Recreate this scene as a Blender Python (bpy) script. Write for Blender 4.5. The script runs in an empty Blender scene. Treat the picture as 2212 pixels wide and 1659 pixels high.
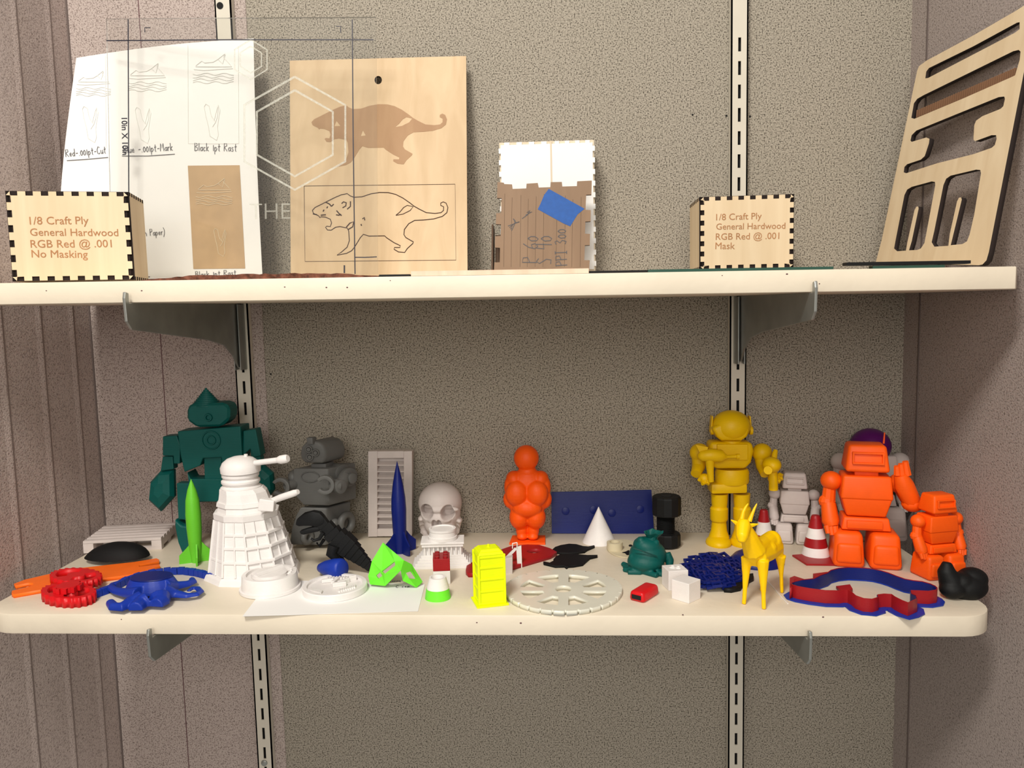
import bpy, bmesh, math, random
from mathutils import Vector, Matrix
random.seed(7)
PI=math.pi
# ------------------------------------------------------------------ camera
CAM=Vector((0,-1.03323,0.30209)); YAW,PIT,ROL=0.03906,0.09756,-0.02286; FPX=1700.0
Fv=Vector((-math.sin(YAW)*math.cos(PIT),math.cos(YAW)*math.cos(PIT),-math.sin(PIT)))
R0=Vector((math.cos(YAW),math.sin(YAW),0)); U0=R0.cross(Fv)
Rv=math.cos(ROL)*R0+math.sin(ROL)*U0; Uv=-math.sin(ROL)*R0+math.cos(ROL)*U0
cd=bpy.data.cameras.new('camera'); cam=bpy.data.objects.new('camera',cd); bpy.context.scene.collection.objects.link(cam)
cam.matrix_world=Matrix(((Rv.x,Uv.x,-Fv.x,CAM.x),(Rv.y,Uv.y,-Fv.y,CAM.y),(Rv.z,Uv.z,-Fv.z,CAM.z),(0,0,0,1)))
cd.sensor_width=36; cd.sensor_fit='HORIZONTAL'; cd.lens=36*FPX/2212; cd.clip_start=.01
sc=bpy.context.scene; sc.camera=cam
sc.view_settings.view_transform='Standard'; sc.view_settings.look='None'; sc.view_settings.gamma=1
sc.view_settings.use_curve_mapping=False; sc.view_settings.exposure=0.15
# ------------------------------------------------------------------ light
w=bpy.data.worlds.new('world'); sc.world=w; w.use_nodes=True
w.node_tree.nodes['Background'].inputs[0].default_value=(1,.94,.86,1); w.node_tree.nodes['Background'].inputs[1].default_value=.38
def area(name,loc,tgt,sx,sy,power,col):
    l=bpy.data.lights.new(name,'AREA'); l.shape='RECTANGLE'; l.size=sx; l.size_y=sy; l.energy=power; l.color=col
    o=bpy.data.objects.new(name,l); sc.collection.objects.link(o); o.location=loc
    o.rotation_euler=(Vector(tgt)-Vector(loc)).to_track_quat('-Z','Y').to_euler(); return o
area('ceiling_light_key',(-.40,-1.42,1.56),(-.12,-.1,.15),.36,.30,24.5,(1,.95,.87))
area('ceiling_light_fill',(.85,-1.9,1.8),(.2,0,.2),.9,.4,3.5,(1,.93,.83))
area('room_fill_panel',(-.12,-2.2,.72),(0,0,.1),.85,.95,14.5,(1,.95,.88))  # added, unseen panel behind the camera that brightens the lower walls

C=sc.collection
# ------------------------------------------------------------------ pixel rays on the 2212x1659 frame
TL_,TU_=-0.01043,-0.00782          # slight tilt of the two boards
SD=.286; ZU=.33221; TH=.0207
def ray(u,v): return (Fv*FPX+Rv*(u-1106)-Uv*(v-829.5)).normalized()
def onplane(u,v,P,n):
    d=ray(u,v); n=Vector(n); return CAM+d*((Vector(P)-CAM).dot(n)/d.dot(n))
def S(u,v,h=0): return onplane(u,v,(0,0,h),(-TL_,0,1))        # on the lower board, h above it
def T(u,v,h=0): return onplane(u,v,(0,0,ZU+h),(-TU_,0,1))
def YP(u,v,y): return onplane(u,v,(0,y,0),(0,1,0))
def XP(u,v,x): return onplane(u,v,(x,0,0),(1,0,0))
# ------------------------------------------------------------------ materials
MATS={}
def nt(m):
    m.use_nodes=True; return m.node_tree.nodes,m.node_tree.links,m.node_tree.nodes['Principled BSDF']
def plain(name,col,rough=.5,metal=0,bump=.0,bscale=600,var=.06,spec=.4,sss=0,trans=0,vscale=25,alpha=1):
    if name in MATS: return MATS[name]
    m=bpy.data.materials.new(name); N,Lk,b=nt(m)
    tc=N.new('ShaderNodeTexCoord'); no=N.new('ShaderNodeTexNoise'); no.inputs['Scale'].default_value=vscale; no.inputs['Detail'].default_value=3
    Lk.new(tc.outputs['Object'],no.inputs['Vector'])
    r=N.new('ShaderNodeValToRGB'); c=col
    r.color_ramp.elements[0].color=(c[0]*(1-var),c[1]*(1-var),c[2]*(1-var),1); r.color_ramp.elements[1].color=(min(1,c[0]*(1+var)),min(1,c[1]*(1+var)),min(1,c[2]*(1+var)),1)
    r.color_ramp.elements[0].position=.3; r.color_ramp.elements[1].position=.7
    Lk.new(no.outputs['Fac'],r.inputs[0]); Lk.new(r.outputs[0],b.inputs['Base Color'])
    b.inputs['Roughness'].default_value=rough; b.inputs['Metallic'].default_value=metal; b.inputs['Specular IOR Level'].default_value=spec
    if sss: b.inputs['Subsurface Weight'].default_value=sss; b.inputs['Subsurface Radius'].default_value=(.004,.004,.004); b.inputs['Subsurface Scale'].default_value=1
    if trans: b.inputs['Transmission Weight'].default_value=trans
    if bump:
        n2=N.new('ShaderNodeTexNoise'); n2.inputs['Scale'].default_value=bscale; Lk.new(tc.outputs['Object'],n2.inputs['Vector'])
        bp=N.new('ShaderNodeBump'); bp.inputs['Strength'].default_value=bump; bp.inputs['Distance'].default_value=.001
        Lk.new(n2.outputs['Fac'],bp.inputs['Height']); Lk.new(bp.outputs[0],b.inputs['Normal'])
    MATS[name]=m; return m
def layered(name,col,rough=.45,sss=.0):   # printed plastic: fine horizontal layer relief
    if name in MATS: return MATS[name]
    m=plain(name,col,rough,var=.04,sss=sss,vscale=60,spec=.28); N,Lk,b=nt(m)
    tc=N.new('ShaderNodeTexCoord'); wv=N.new('ShaderNodeTexWave'); wv.bands_direction='Z'; wv.inputs['Scale'].default_value=300; wv.inputs['Distortion'].default_value=1.5
    Lk.new(tc.outputs['Object'],wv.inputs['Vector']); bp=N.new('ShaderNodeBump'); bp.inputs['Strength'].default_value=.15; bp.inputs['Distance'].default_value=.0004
    Lk.new(wv.outputs['Fac'],bp.inputs['Height']); Lk.new(bp.outputs[0],b.inputs['Normal']); return m
def wallmat(name,base,dark,light,stretch=(1,1,1)):
    m=bpy.data.materials.new(name); N,Lk,b=nt(m)
    tc=N.new('ShaderNodeTexCoord'); mp=N.new('ShaderNodeMapping'); mp.inputs['Scale'].default_value=stretch; Lk.new(tc.outputs['Object'],mp.inputs['Vector'])
    n1=N.new('ShaderNodeTexNoise'); n1.inputs['Scale'].default_value=560; n1.inputs['Detail'].default_value=2.5; n1.inputs['Roughness'].default_value=.6
    n2=N.new('ShaderNodeTexNoise'); n2.inputs['Scale'].default_value=7; n2.inputs['Detail'].default_value=3
    n3=N.new('ShaderNodeTexVoronoi'); n3.inputs['Scale'].default_value=300
    for n in (n1,n2,n3): Lk.new(mp.outputs[0],n.inputs['Vector'])
    r=N.new('ShaderNodeValToRGB'); e=r.color_ramp.elements; e[0].position=.36; e[0].color=(*dark,1); e[1].position=.62; e[1].color=(*light,1)
    k=e.new(.47); k.color=(*base,1)
    Lk.new(n1.outputs['Fac'],r.inputs[0])
    sp=N.new('ShaderNodeValToRGB'); e=sp.color_ramp.elements; e[0].position=.10; e[0].color=(.30,.27,.23,1); e[1].position=.24; e[1].color=(1,1,1,1)
    Lk.new(n3.outputs['Distance'],sp.inputs[0])
    mx=N.new('ShaderNodeMix'); mx.data_type='RGBA'; mx.blend_type='MULTIPLY'; mx.inputs[0].default_value=.85
    Lk.new(r.outputs[0],mx.inputs[6]); Lk.new(sp.outputs[0],mx.inputs[7])
    r2=N.new('ShaderNodeValToRGB'); r2.color_ramp.elements[0].color=(.94,.95,.93,1); r2.color_ramp.elements[1].color=(1.0,1.0,1.0,1)
    Lk.new(n2.outputs['Fac'],r2.inputs[0])
    m2=N.new('ShaderNodeMix'); m2.data_type='RGBA'; m2.blend_type='MULTIPLY'; m2.inputs[0].default_value=1
    Lk.new(mx.outputs[2],m2.inputs[6]); Lk.new(r2.outputs[0],m2.inputs[7]); Lk.new(m2.outputs[2],b.inputs['Base Color'])
    bp=N.new('ShaderNodeBump'); bp.inputs['Strength'].default_value=.6; bp.inputs['Distance'].default_value=.0012
    Lk.new(n1.outputs['Fac'],bp.inputs['Height']); Lk.new(bp.outputs[0],b.inputs['Normal'])
    b.inputs['Roughness'].default_value=.75; b.inputs['Specular IOR Level'].default_value=.25
    return m
def woodmat(name,c1,c2,ang=0,rough=.6,burn=None):
    m=bpy.data.materials.new(name); N,Lk,b=nt(m)
    tc=N.new('ShaderNodeTexCoord'); mp=N.new('ShaderNodeMapping'); mp.inputs['Scale'].default_value=(45,45,3); mp.inputs['Rotation'].default_value=(0,ang,0); Lk.new(tc.outputs['Object'],mp.inputs['Vector'])
    n1=N.new('ShaderNodeTexNoise'); n1.inputs['Scale'].default_value=1; n1.inputs['Detail'].default_value=4; n1.inputs['Distortion'].default_value=.8; Lk.new(mp.outputs[0],n1.inputs['Vector'])
    r=N.new('ShaderNodeValToRGB'); r.color_ramp.elements[0].position=.3; r.color_ramp.elements[1].position=.7
    r.color_ramp.elements[0].color=(*c1,1); r.color_ramp.elements[1].color=(*c2,1); Lk.new(n1.outputs['Fac'],r.inputs[0]); Lk.new(r.outputs[0],b.inputs['Base Color'])
    b.inputs['Roughness'].default_value=rough; MATS[name]=m; return m
def glassmat(name,tint,gl=.06,haze=.0,hcol=(1,1,1)):
    m=bpy.data.materials.new(name); m.use_nodes=True; N=m.node_tree.nodes; Lk=m.node_tree.links; N.clear()
    o=N.new('ShaderNodeOutputMaterial'); t=N.new('ShaderNodeBsdfTransparent'); t.inputs[0].default_value=(*tint,1)
    g=N.new('ShaderNodeBsdfGlossy'); g.inputs['Roughness'].default_value=.05
    fr=N.new('ShaderNodeFresnel'); fr.inputs['IOR'].default_value=1.45; mx=N.new('ShaderNodeMixShader')
    Lk.new(fr.outputs[0],mx.inputs[0]); Lk.new(t.outputs[0],mx.inputs[1]); Lk.new(g.outputs[0],mx.inputs[2])
    d=N.new('ShaderNodeBsdfDiffuse'); d.inputs[0].default_value=(*hcol,1); m3=N.new('ShaderNodeMixShader')
    no=N.new('ShaderNodeTexNoise'); no.inputs['Scale'].default_value=30; ma=N.new('ShaderNodeMath'); ma.operation='MULTIPLY'; ma.inputs[1].default_value=haze*2
    Lk.new(no.outputs['Fac'],ma.inputs[0]); Lk.new(ma.outputs[0],m3.inputs[0]); Lk.new(mx.outputs[0],m3.inputs[1]); Lk.new(d.outputs[0],m3.inputs[2]); Lk.new(m3.outputs[0],o.inputs[0]); return m
W_BACK=wallmat('speckled_wallcovering',(.31,.275,.225),(.07,.058,.045),(.42,.375,.31))
W_PINK=wallmat('pinkish_wallcovering',(.44,.36,.33),(.20,.155,.14),(.50,.42,.385))  # own pink tone, lightened: brighter light on the left put into the colour
W_LEFT=wallmat('left_wallcovering_lightened',(.54,.445,.415),(.36,.29,.27),(.60,.50,.465),(1,.7,1))  # stronger light on the left side put into this lighter colour
W_RIGHT=wallmat('right_wallcovering_dimmed',(.36,.30,.28),(.24,.20,.185),(.41,.345,.32),(1,.7,1))  # dimmer light on the right side put into this darker colour
SHELF=plain('cream_shelf_paint',(.75,.67,.535),.45,var=.05,bump=.25,bscale=120,vscale=12)
UPM=plain('cream_enamel',(.60,.56,.47),.4,var=.03)
DARK=plain('black_card_and_cavity_shade',(.008,.008,.008),.9)  # shade inside holes and slots as flat colour; also the card's own black
STEEL=plain('grey_steel',(.30,.31,.29),.35,metal=.7,var=.15)
CHAR=plain('charred_edge',(.018,.010,.008),.9,var=.3)
PLY=woodmat('pale_plywood',(.66,.50,.31),(.75,.60,.40))
PLYW=woodmat('aspen_plywood',(.54,.38,.215),(.64,.475,.29))
ENGR=plain('engraved_brown',(.40,.19,.08),.8,var=.12)
ENGR2=woodmat('engraved_tan',(.33,.18,.08),(.39,.23,.11))
BURN=plain('burnt_line',(.05,.02,.012),.9,var=.4)
PAPER=plain('white_paper',(.86,.85,.83),.8,var=.01)
PENC=plain('pencil',(.10,.10,.11),.8)
FAINT=plain('faint_engraving',(.74,.74,.70),.8)
KRAFT=plain('kraft_board',(.50,.34,.19),.85,var=.08,vscale=40)
CARDB=woodmat('brown_hardboard',(.205,.122,.066),(.25,.155,.088))
MARK=plain('marker_ink',(.02,.018,.03),.5)
ENGW=glassmat('etched_white',(.93,.93,.92),haze=.30,hcol=(.80,.80,.72))
TAPE=plain('blue_painters_tape',(.010,.085,.34),.6,var=.08,vscale=200)
WHITE=layered('white_plastic',(.80,.77,.75),.5,.0)
WHITE2=layered('white_plastic_dull',(.62,.55,.52),.5)
CREAM=layered('cream_plastic',(.62,.55,.38))
TEAL=layered('teal_plastic',(.0,.085,.075),.5)
BLUE=layered('blue_plastic',(.008,.035,.33),.4)
NAVY=layered('navy_plastic',(.004,.012,.14),.35)
GREEN=layered('lime_plastic',(.16,.78,.035),.45)
GREEN2=layered('leaf_green_plastic',(.14,.55,.03),.4)
NEON=layered('neon_yellow_plastic',(.82,.95,.0),.5)
YEL=layered('yellow_plastic',(.80,.50,.0),.4)
YELG=layered('golden_yellow_plastic',(1.0,.60,.0),.4)
ORG=layered('orange_plastic',(.92,.105,.004),.45)
ORGV=layered('red_orange_plastic',(.95,.10,.003),.45)
ORGF=layered('light_orange_plastic',(.95,.16,.012),.4)
RED=layered('red_plastic',(.62,.008,.012),.35)
DRED=layered('dark_red_plastic',(.33,.010,.014),.4)
BLACK=layered('black_plastic',(.0035,.004,.0045),.6)
BLACKB=layered('soft_black_plastic',(.003,.003,.0035),.7)
GREY=layered('grey_plastic',(.115,.115,.11),.45)
PURP=layered('purple_plastic',(.10,.005,.12),.4)
FROST=plain('frosted_acrylic',(.78,.765,.65),.25,var=.05,spec=.5,trans=.10)
CLEAR=glassmat('clear_acrylic',(.965,.965,.955),haze=.010)
GGLASS=plain('green_glass',(.02,.07,.05),.1,spec=.8)
BARK=plain('rough_brown_felt',(.14,.05,.03),.95,bump=1,bscale=400,var=.5,vscale=200)
# ------------------------------------------------------------------ object helpers
WL={}
def reg(o,loc): WL[o.name]=Vector(loc)
def tag(o,label,cat,group=None):
    o['label']=label; o['category']=cat
    if group: o['group']=group
    return o
def thing(name,label,cat,loc,group=None):
    o=bpy.data.objects.new(name,None); C.objects.link(o); o.empty_display_size=.01; o.location=loc; reg(o,loc); return tag(o,label,cat,group)
def link(name,me,mat,parent=None,loc=None):
    o=bpy.data.objects.new(name,me); C.objects.link(o)
    for mm in (mat if isinstance(mat,(list,tuple)) else [mat]): me.materials.append(mm)
    if parent is not None:
        off=WL[parent.name]; me.transform(Matrix.Translation(-off)); o.parent=parent; WL[o.name]=off
    else:
        L=Vector(loc) if loc is not None else Vector((0,0,0)); me.transform(Matrix.Translation(-L)); o.location=L; WL[o.name]=L
    return o
def bakemods(me,mods):
    o=bpy.data.objects.new('tmp',me); C.objects.link(o)
    for t,kw in mods:
        m=o.modifiers.new('m',t)
        for k,v in kw.items(): setattr(m,k,v)
    dg=bpy.context.evaluated_depsgraph_get(); r=bpy.data.meshes.new_from_object(o.evaluated_get(dg)); bpy.data.objects.remove(o); return r
def dent(me,items):   # push sockets backwards (+y) in a baked mesh
    for c,rx,rz,dep in items:
        for v in me.vertices:
            if v.co.y>c.y+.004: continue
            a=((v.co.x-c.x)/rx)**2+((v.co.z-c.z)/rz)**2
            if a<1.3:
                k=1-a/1.3; v.co.y+=dep*min(1,k*2.2)
class M:
    def __init__(s): s.bm=bmesh.new()
    def poly(s,V,F):
        vs=[s.bm.verts.new(v) for v in V]
        for f in F:
            try: s.bm.faces.new([vs[i] for i in f])
            except ValueError: pass
        return s
    def hexa(s,p):   # p: bottom 4 then top 4
        return s.poly(p,[(3,2,1,0),(4,5,6,7),(0,1,5,4),(1,2,6,5),(2,3,7,6),(3,0,4,7)])
    def box(s,x0,x1,y0,y1,z0,z1,X=None,tap=None):
        tx,ty=tap or (1,1); cx,cy=(x0+x1)/2,(y0+y1)/2
        q=[(x0,y0,z0),(x1,y0,z0),(x1,y1,z0),(x0,y1,z0)]
        t=[(cx+(a-cx)*tx,cy+(b-cy)*ty,z1) for a,b,_ in q]
        P=q+t
        return s.hexa([X(*a) if X else Vector(a) for a in P])
    def prism(s,pts,vec):
        n=len(pts); V=[Vector(p) for p in pts]; vec=Vector(vec); V2=[p+vec for p in V]
        return s.poly(V+V2,[tuple(range(n))[::-1],tuple(range(n,2*n))]+[(i,(i+1)%n,n+(i+1)%n,n+i) for i in range(n)])
    def rings(s,R,cap=True):
        n=len(R[0]); V=[p for r in R for p in r]; F=[]
        for k in range(len(R)-1):
            for i in range(n): F.append((k*n+i,k*n+(i+1)%n,(k+1)*n+(i+1)%n,(k+1)*n+i))
        if cap: F+= [tuple(range(n))[::-1],tuple(range((len(R)-1)*n,len(R)*n))]
        return s.poly(V,F)
    def tube(s,pts,rad,n=12,flat=None):
        P=[Vector(p) for p in pts]; R=[]; 
        if not isinstance(rad,(list,tuple)): rad=[rad]*len(P)
        pa=None
        for i,p in enumerate(P):
            d=(P[min(i+1,len(P)-1)]-P[max(i-1,0)]).normalized()
            if pa is None: pa=d.orthogonal().normalized()
            a=(pa-d*pa.dot(d)).normalized(); pa=a; b=d.cross(a)
            R.append([p+(a*math.cos(t)+b*math.sin(t))*rad[i] for t in [2*PI*k/n for k in range(n)]])
        return s.rings(R)
    def cyl(s,a,b,r0,r1=None,n=24): return s.tube([a,b],[r0,r0 if r1 is None else r1],n)
    def lathe(s,base,prof,n=32,ax=(0,0,1),sq=(1,1),rot=0,cap=True):
        ax=Vector(ax).normalized(); a=Vector((1,0,0)) if abs(ax.x)<.9 else Vector((0,1,0)); a=(a-ax*a.dot(ax)).normalized(); b=ax.cross(a); base=Vector(base)
        R=[[base+ax*h+(a*math.cos(t)*sq[0]+b*math.sin(t)*sq[1])*max(r,1e-5) for t in [rot+2*PI*k/n for k in range(n)]] for h,r in prof]
        return s.rings(R,cap)
    def ell(s,c,r,R=None,n=20):
        c=Vector(c); mat=R or Matrix.Identity(3); m=n//2
        rr=[[c+mat@Vector((r[0]*math.sin(f)*math.cos(t),r[1]*math.sin(f)*math.sin(t),-r[2]*math.cos(f))) for t in [2*PI*k/n for k in range(n)]] for f in [max(.02,min(PI-.02,PI*j/m)) for j in range(m+1)]]
        return s.rings(rr)
    def mesh(s):
        bmesh.ops.recalc_face_normals(s.bm,faces=s.bm.faces); me=bpy.data.meshes.new('mesh'); s.bm.to_mesh(me); s.bm.free(); return me
    def build(s,name,mat,parent=None,loc=None,smooth=35,bevel=0,seg=2,voxel=0,sm=0,cutz=None):
        me=s.mesh(); mods=[]
        if voxel: mods.append(('REMESH',dict(mode='VOXEL',voxel_size=voxel)));
        if sm: mods.append(('SMOOTH',dict(factor=.5,iterations=sm)))
        if bevel: mods.append(('BEVEL',dict(width=bevel,segments=seg,limit_method='ANGLE',angle_limit=math.radians(35))))
        if mods: me=bakemods(me,mods)
        if cutz is not None:
            b=bmesh.new(); b.from_mesh(me); r=bmesh.ops.bisect_plane(b,geom=b.verts[:]+b.edges[:]+b.faces[:],plane_co=(0,0,cutz),plane_no=(TL_*-1,0,1),clear_inner=True)
            ed=[e for e in r['geom_cut'] if isinstance(e,bmesh.types.BMEdge)]
            try: bmesh.ops.contextual_create(b,geom=ed)
            except Exception: pass
            b.to_mesh(me); b.free()
        if smooth:
            me.shade_smooth(); me.set_sharp_from_angle(angle=math.radians(180 if voxel else smooth))
        return link(name,me,mat,parent,loc)
class Pl:   # a flat plane in the world with 2-D coordinates; px -> 2-D by ray
    def __init__(s,O,ex,ey): s.O=Vector(O); s.ex=Vector(ex).normalized(); s.n=s.ex.cross(Vector(ey)).normalized(); s.ey=s.n.cross(s.ex)
    def q(s,u,v):
        p=onplane(u,v,s.O,s.n)-s.O; return (p.dot(s.ex),p.dot(s.ey))
    def w(s,a,b,c=0): return s.O+s.ex*a+s.ey*b+s.n*c     # +c towards the viewer side
    def mat(s,c=0):
        o=s.w(0,0,c); return Matrix(((s.ex.x,s.ey.x,s.n.x,o.x),(s.ex.y,s.ey.y,s.n.y,o.y),(s.ex.z,s.ey.z,s.n.z,o.z),(0,0,0,1)))
def slab(name,pl,outs,th,mats,parent=None,loc=None,c=0,px=True,bevel=0,back=False):
    """outlines (first outer, others holes) -> plate of thickness th whose front face is at height c"""
    cu=bpy.data.curves.new('c','CURVE'); cu.dimensions='2D'; cu.fill_mode='BOTH'; cu.extrude=th/2; cu.bevel_depth=bevel
    for o in outs:
        P=[pl.q(*a) for a in o] if px else o
        sp=cu.splines.new('POLY'); sp.points.add(len(P)-1); sp.use_cyclic_u=True
        for i,a in enumerate(P): sp.points[i].co=(a[0],a[1],0,1)
    ob=bpy.data.objects.new('t',cu); C.objects.link(ob); dg=bpy.context.evaluated_depsgraph_get(); me=bpy.data.meshes.new_from_object(ob.evaluated_get(dg)); bpy.data.objects.remove(ob)
    ml=mats if isinstance(mats,(list,tuple)) else [mats]
    me.materials.clear()
    b=bmesh.new(); b.from_mesh(me); bmesh.ops.remove_doubles(b,verts=b.verts,dist=1e-6); bmesh.ops.recalc_face_normals(b,faces=b.faces)
    if len(ml)>1:
        for f in b.faces: f.material_index=0 if abs(f.normal.z)>.6 else 1
    else:
        for f in b.faces: f.material_index=0
    b.to_mesh(me); b.free()
    me.transform(pl.mat(c-th/2)); return link(name,me,ml,parent,loc)
def strokes(name,pl,lines,wd,mat,parent,c=.0003,px=True,fn=None,th=.0002,closed=False):
    """thin flat ribbons following drawn lines"""
    m=M()
    for ln in lines:
        P=[Vector(pl.q(*a)) if px else Vector(a) for a in ln]
        if closed: P=P+[P[0],P[1]]
        L=[];Rr=[]
        for i,p in enumerate(P):
            d=(P[min(i+1,len(P)-1)]-P[max(i-1,0)])
            if d.length<1e-9: d=Vector((1,0))
            d.normalize(); nn=Vector((-d.y,d.x))*wd/2; L.append(p+nn); Rr.append(p-nn)
        n=len(P); f=fn or (lambda a,b,cc: pl.w(a,b,cc))
        V=[f(*a,c) for a in L]+[f(*a,c) for a in Rr]+[f(*a,c-th) for a in L]+[f(*a,c-th) for a in Rr]
        F=[]
        for i in range(n-1):
            F+=[(i,i+1,n+i+1,n+i),(2*n+i,3*n+i,3*n+i+1,2*n+i+1),(i,2*n+i,2*n+i+1,i+1),(n+i,n+i+1,3*n+i+1,3*n+i)]
        m.poly(V,F)
    return m.build(name,mat,parent,smooth=0)
def text_on(name,pl,txt,pa,pb,mat,parent,c=.0003,th=.0003,hs=1.0,bold=.018):
    cu=bpy.data.curves.new('t','FONT'); cu.body=txt; cu.size=1; cu.extrude=th/2; cu.resolution_u=3; cu.offset=bold
    ob=bpy.data.objects.new('t',cu); C.objects.link(ob); dg=bpy.context.evaluated_depsgraph_get(); me=bpy.data.meshes.new_from_object(ob.evaluated_get(dg)); bpy.data.objects.remove(ob)
    xs=[v.co.x for v in me.vertices]; x0,x1=min(xs),max(xs)
    A=Vector(pl.q(*pa)); B=Vector(pl.q(*pb)); L=(B-A).length/(x1-x0); an=math.atan2(B.y-A.y,B.x-A.x)
    me.materials.clear()
    for v in me.vertices:
        x=(v.co.x-x0)*L; y=v.co.y*L*hs; z=v.co.z
        v.co=pl.w(A.x+x*math.cos(an)-y*math.sin(an),A.y+x*math.sin(an)+y*math.cos(an),c+z)
    return link(name,me,mat,parent)
G={'R':(.6,[[(0,0),(.02,1),(.4,.95),(.45,.7),(.05,.5),(.5,0)]]),'e':(.45,[[(0,.25),(.35,.3),(.25,.5),(.05,.4),(.08,.05),(.38,.1)]]),'d':(.45,[[(.33,.45),(.1,.45),(0,.2),(.15,0),(.33,.15),(.36,1),(.36,0)]]),
'.':(.2,[[(.05,0),(.1,.05)]]),'0':(.45,[[(.2,.7),(.02,.45),(.05,.1),(.2,0),(.36,.2),(.36,.5),(.2,.7)]]),'1':(.25,[[(.1,.75),(.12,0)]]),'p':(.45,[[(0,.5),(.02,-.4)],[(.02,.35),(.2,.5),(.36,.3),(.2,0),(.03,.05)]]),
't':(.4,[[(.18,.9),(.16,.05),(.3,0)],[(0,.55),(.36,.6)]]),'-':(.5,[[(.05,.35),(.4,.38)]]),'C':(.55,[[(.45,.85),(.2,1),(0,.6),(.05,.1),(.3,0),(.48,.15)]]),'u':(.45,[[(0,.5),(.05,.05),(.2,0),(.33,.2),(.35,.5),(.38,0)]]),
'l':(.2,[[(.05,1),(.08,0)]]),'B':(.55,[[(.02,0),(0,1),(.35,.95),(.4,.7),(.03,.55),(.45,.4),(.45,.1),(.02,0)]]),'M':(.7,[[(0,0),(.08,1),(.3,.4),(.5,1),(.6,0)]]),'a':(.45,[[(.33,.45),(.1,.45),(0,.2),(.12,0),(.3,.12),(.35,.5),(.38,0)]]),
'r':(.35,[[(0,.5),(.03,0)],[(.02,.3),(.15,.5),(.3,.48)]]),'k':(.42,[[(0,1),(.03,0)],[(.32,.55),(.04,.25),(.36,0)]]),'n':(.42,[[(0,.5),(.03,0)],[(.02,.3),(.18,.5),(.32,.35),(.34,0)]]),'N':(.6,[[(0,0),(.03,1),(.45,0),(.5,1)]]),
'P':(.5,[[(.03,0),(0,1),(.35,.95),(.4,.65),(.03,.5)]]),'6':(.5,[[(.35,1),(.08,.6),(0,.2),(.2,0),(.4,.2),(.3,.45),(.05,.35)]]),'S':(.5,[[(.4,.85),(.2,1),(.03,.8),(.35,.35),(.3,.05),(0,.08)]]),'4':(.5,[[(.08,1),(.02,.5),(.4,.55)],[(.36,1),(.33,0)]]),
'I':(.4,[[(.15,0),(.15,1)],[(0,1),(.3,1)],[(0,0),(.3,0)]]),'3':(.5,[[(0,.9),(.25,1),(.35,.8),(.12,.55),(.38,.35),(.25,0),(0,.1)]]),'(':(.3,[[(.2,1.1),(.03,.7),(.03,.2),(.2,-.2)]]),')':(.3,[[(0,1.1),(.2,.7),(.2,.2),(0,-.3)]]),
's':(.4,[[(.3,.45),(.1,.5),(.05,.33),(.28,.18),(.22,0),(0,.04)]]),'c':(.4,[[(.3,.42),(.1,.48),(0,.2),(.12,0),(.32,.08)]]),'o':(.42,[[(.16,.5),(0,.25),(.14,0),(.32,.2),(.3,.42),(.16,.5)]]),' ':(.45,[]),'i':(.2,[[(.06,.5),(.08,0)],[(.06,.75),(.09,.78)]]),'X':(.6,[[(0,0),(.45,1)],[(0,1),(.45,0)]]),'g':(.45,[[(.33,.45),(.1,.48),(0,.2),(.15,0),(.33,.15)],[(.34,.5),(.33,-.35),(.05,-.35)]])}
def hand(txt):
    x=0; out=[]
    for ch in txt:
        wd,ls=G.get(ch,G[' '])
        for l in ls: out.append([(x+a,b) for a,b in l])
        x+=wd+.08
    return out,x
def handwrite(name,pl,txt,pa,pb,wd,mat,parent,hs=1.0,fn=None,c=.0004):
    ls,L=hand(txt); A=Vector(pl.q(*pa)); B=Vector(pl.q(*pb)); s=(B-A).length/L; an=math.atan2(B.y-A.y,B.x-A.x)
    out=[[(A.x+s*(x*math.cos(an)-y*hs*math.sin(an)),A.y+s*(x*math.sin(an)+y*hs*math.cos(an))) for x,y in l] for l in ls]
    return strokes(name,pl,out,wd,mat,parent,px=False,fn=fn,c=c)
class Fr:   # frame of a thing standing on the lower board, base seen at pixel (u,v)
    def __init__(s,u,v,h=0):
        s.B=S(u,v,h); s.s=(s.B-CAM).dot(Fv)/FPX; a=YP(u,v-100,s.B.y); s.k=(a.z-s.B.z)/100/s.s
    def p(s,u,v,d=0): return YP(u,v,s.B.y+d*s.s)                     # d: px deeper
    def X(s,yaw=0,sc=1):
        c,n=math.cos(yaw),math.sin(yaw); q=s.s*sc
        def f(x,y,z): return s.B+Vector(((x*c-y*n)*q,(x*n+y*c)*q,z*q*s.k+TL_*(x*c-y*n)*q))
        return f
    def pris(s,m,pts,d0,d1):
        P=[s.p(u,v,d0) for u,v in pts]; m.prism(P,(0,(d1-d0)*s.s,0)); return m
    def e(s,m,u,v,ru,rv,d=0,rd=None,rot=0,n=20):
        rd=ru if rd is None else rd
        m.ell(s.p(u,v,d),(ru*s.s,rd*s.s,rv*s.s*s.k),Matrix.Rotation(rot,3,'Y'),n); return m
    def rod(s,m,pts,rad,n=12):
        P=[s.p(*a) for a in pts]; m.tube(P,[r*s.s for r in rad] if isinstance(rad,(list,tuple)) else rad*s.s,n); return m
    def lat(s,m,u,prof,d=0,n=32,sq=(1,1),rot=0):     # profile [(v,r)] bottom to top
        b=s.p(u,prof[0][0],d); m.lathe(b,[((s.p(u,v,d)-b).z,r*s.s) for v,r in prof],n,sq=sq,rot=rot); return m
def struct(o): o['kind']='structure'; return o
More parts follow.
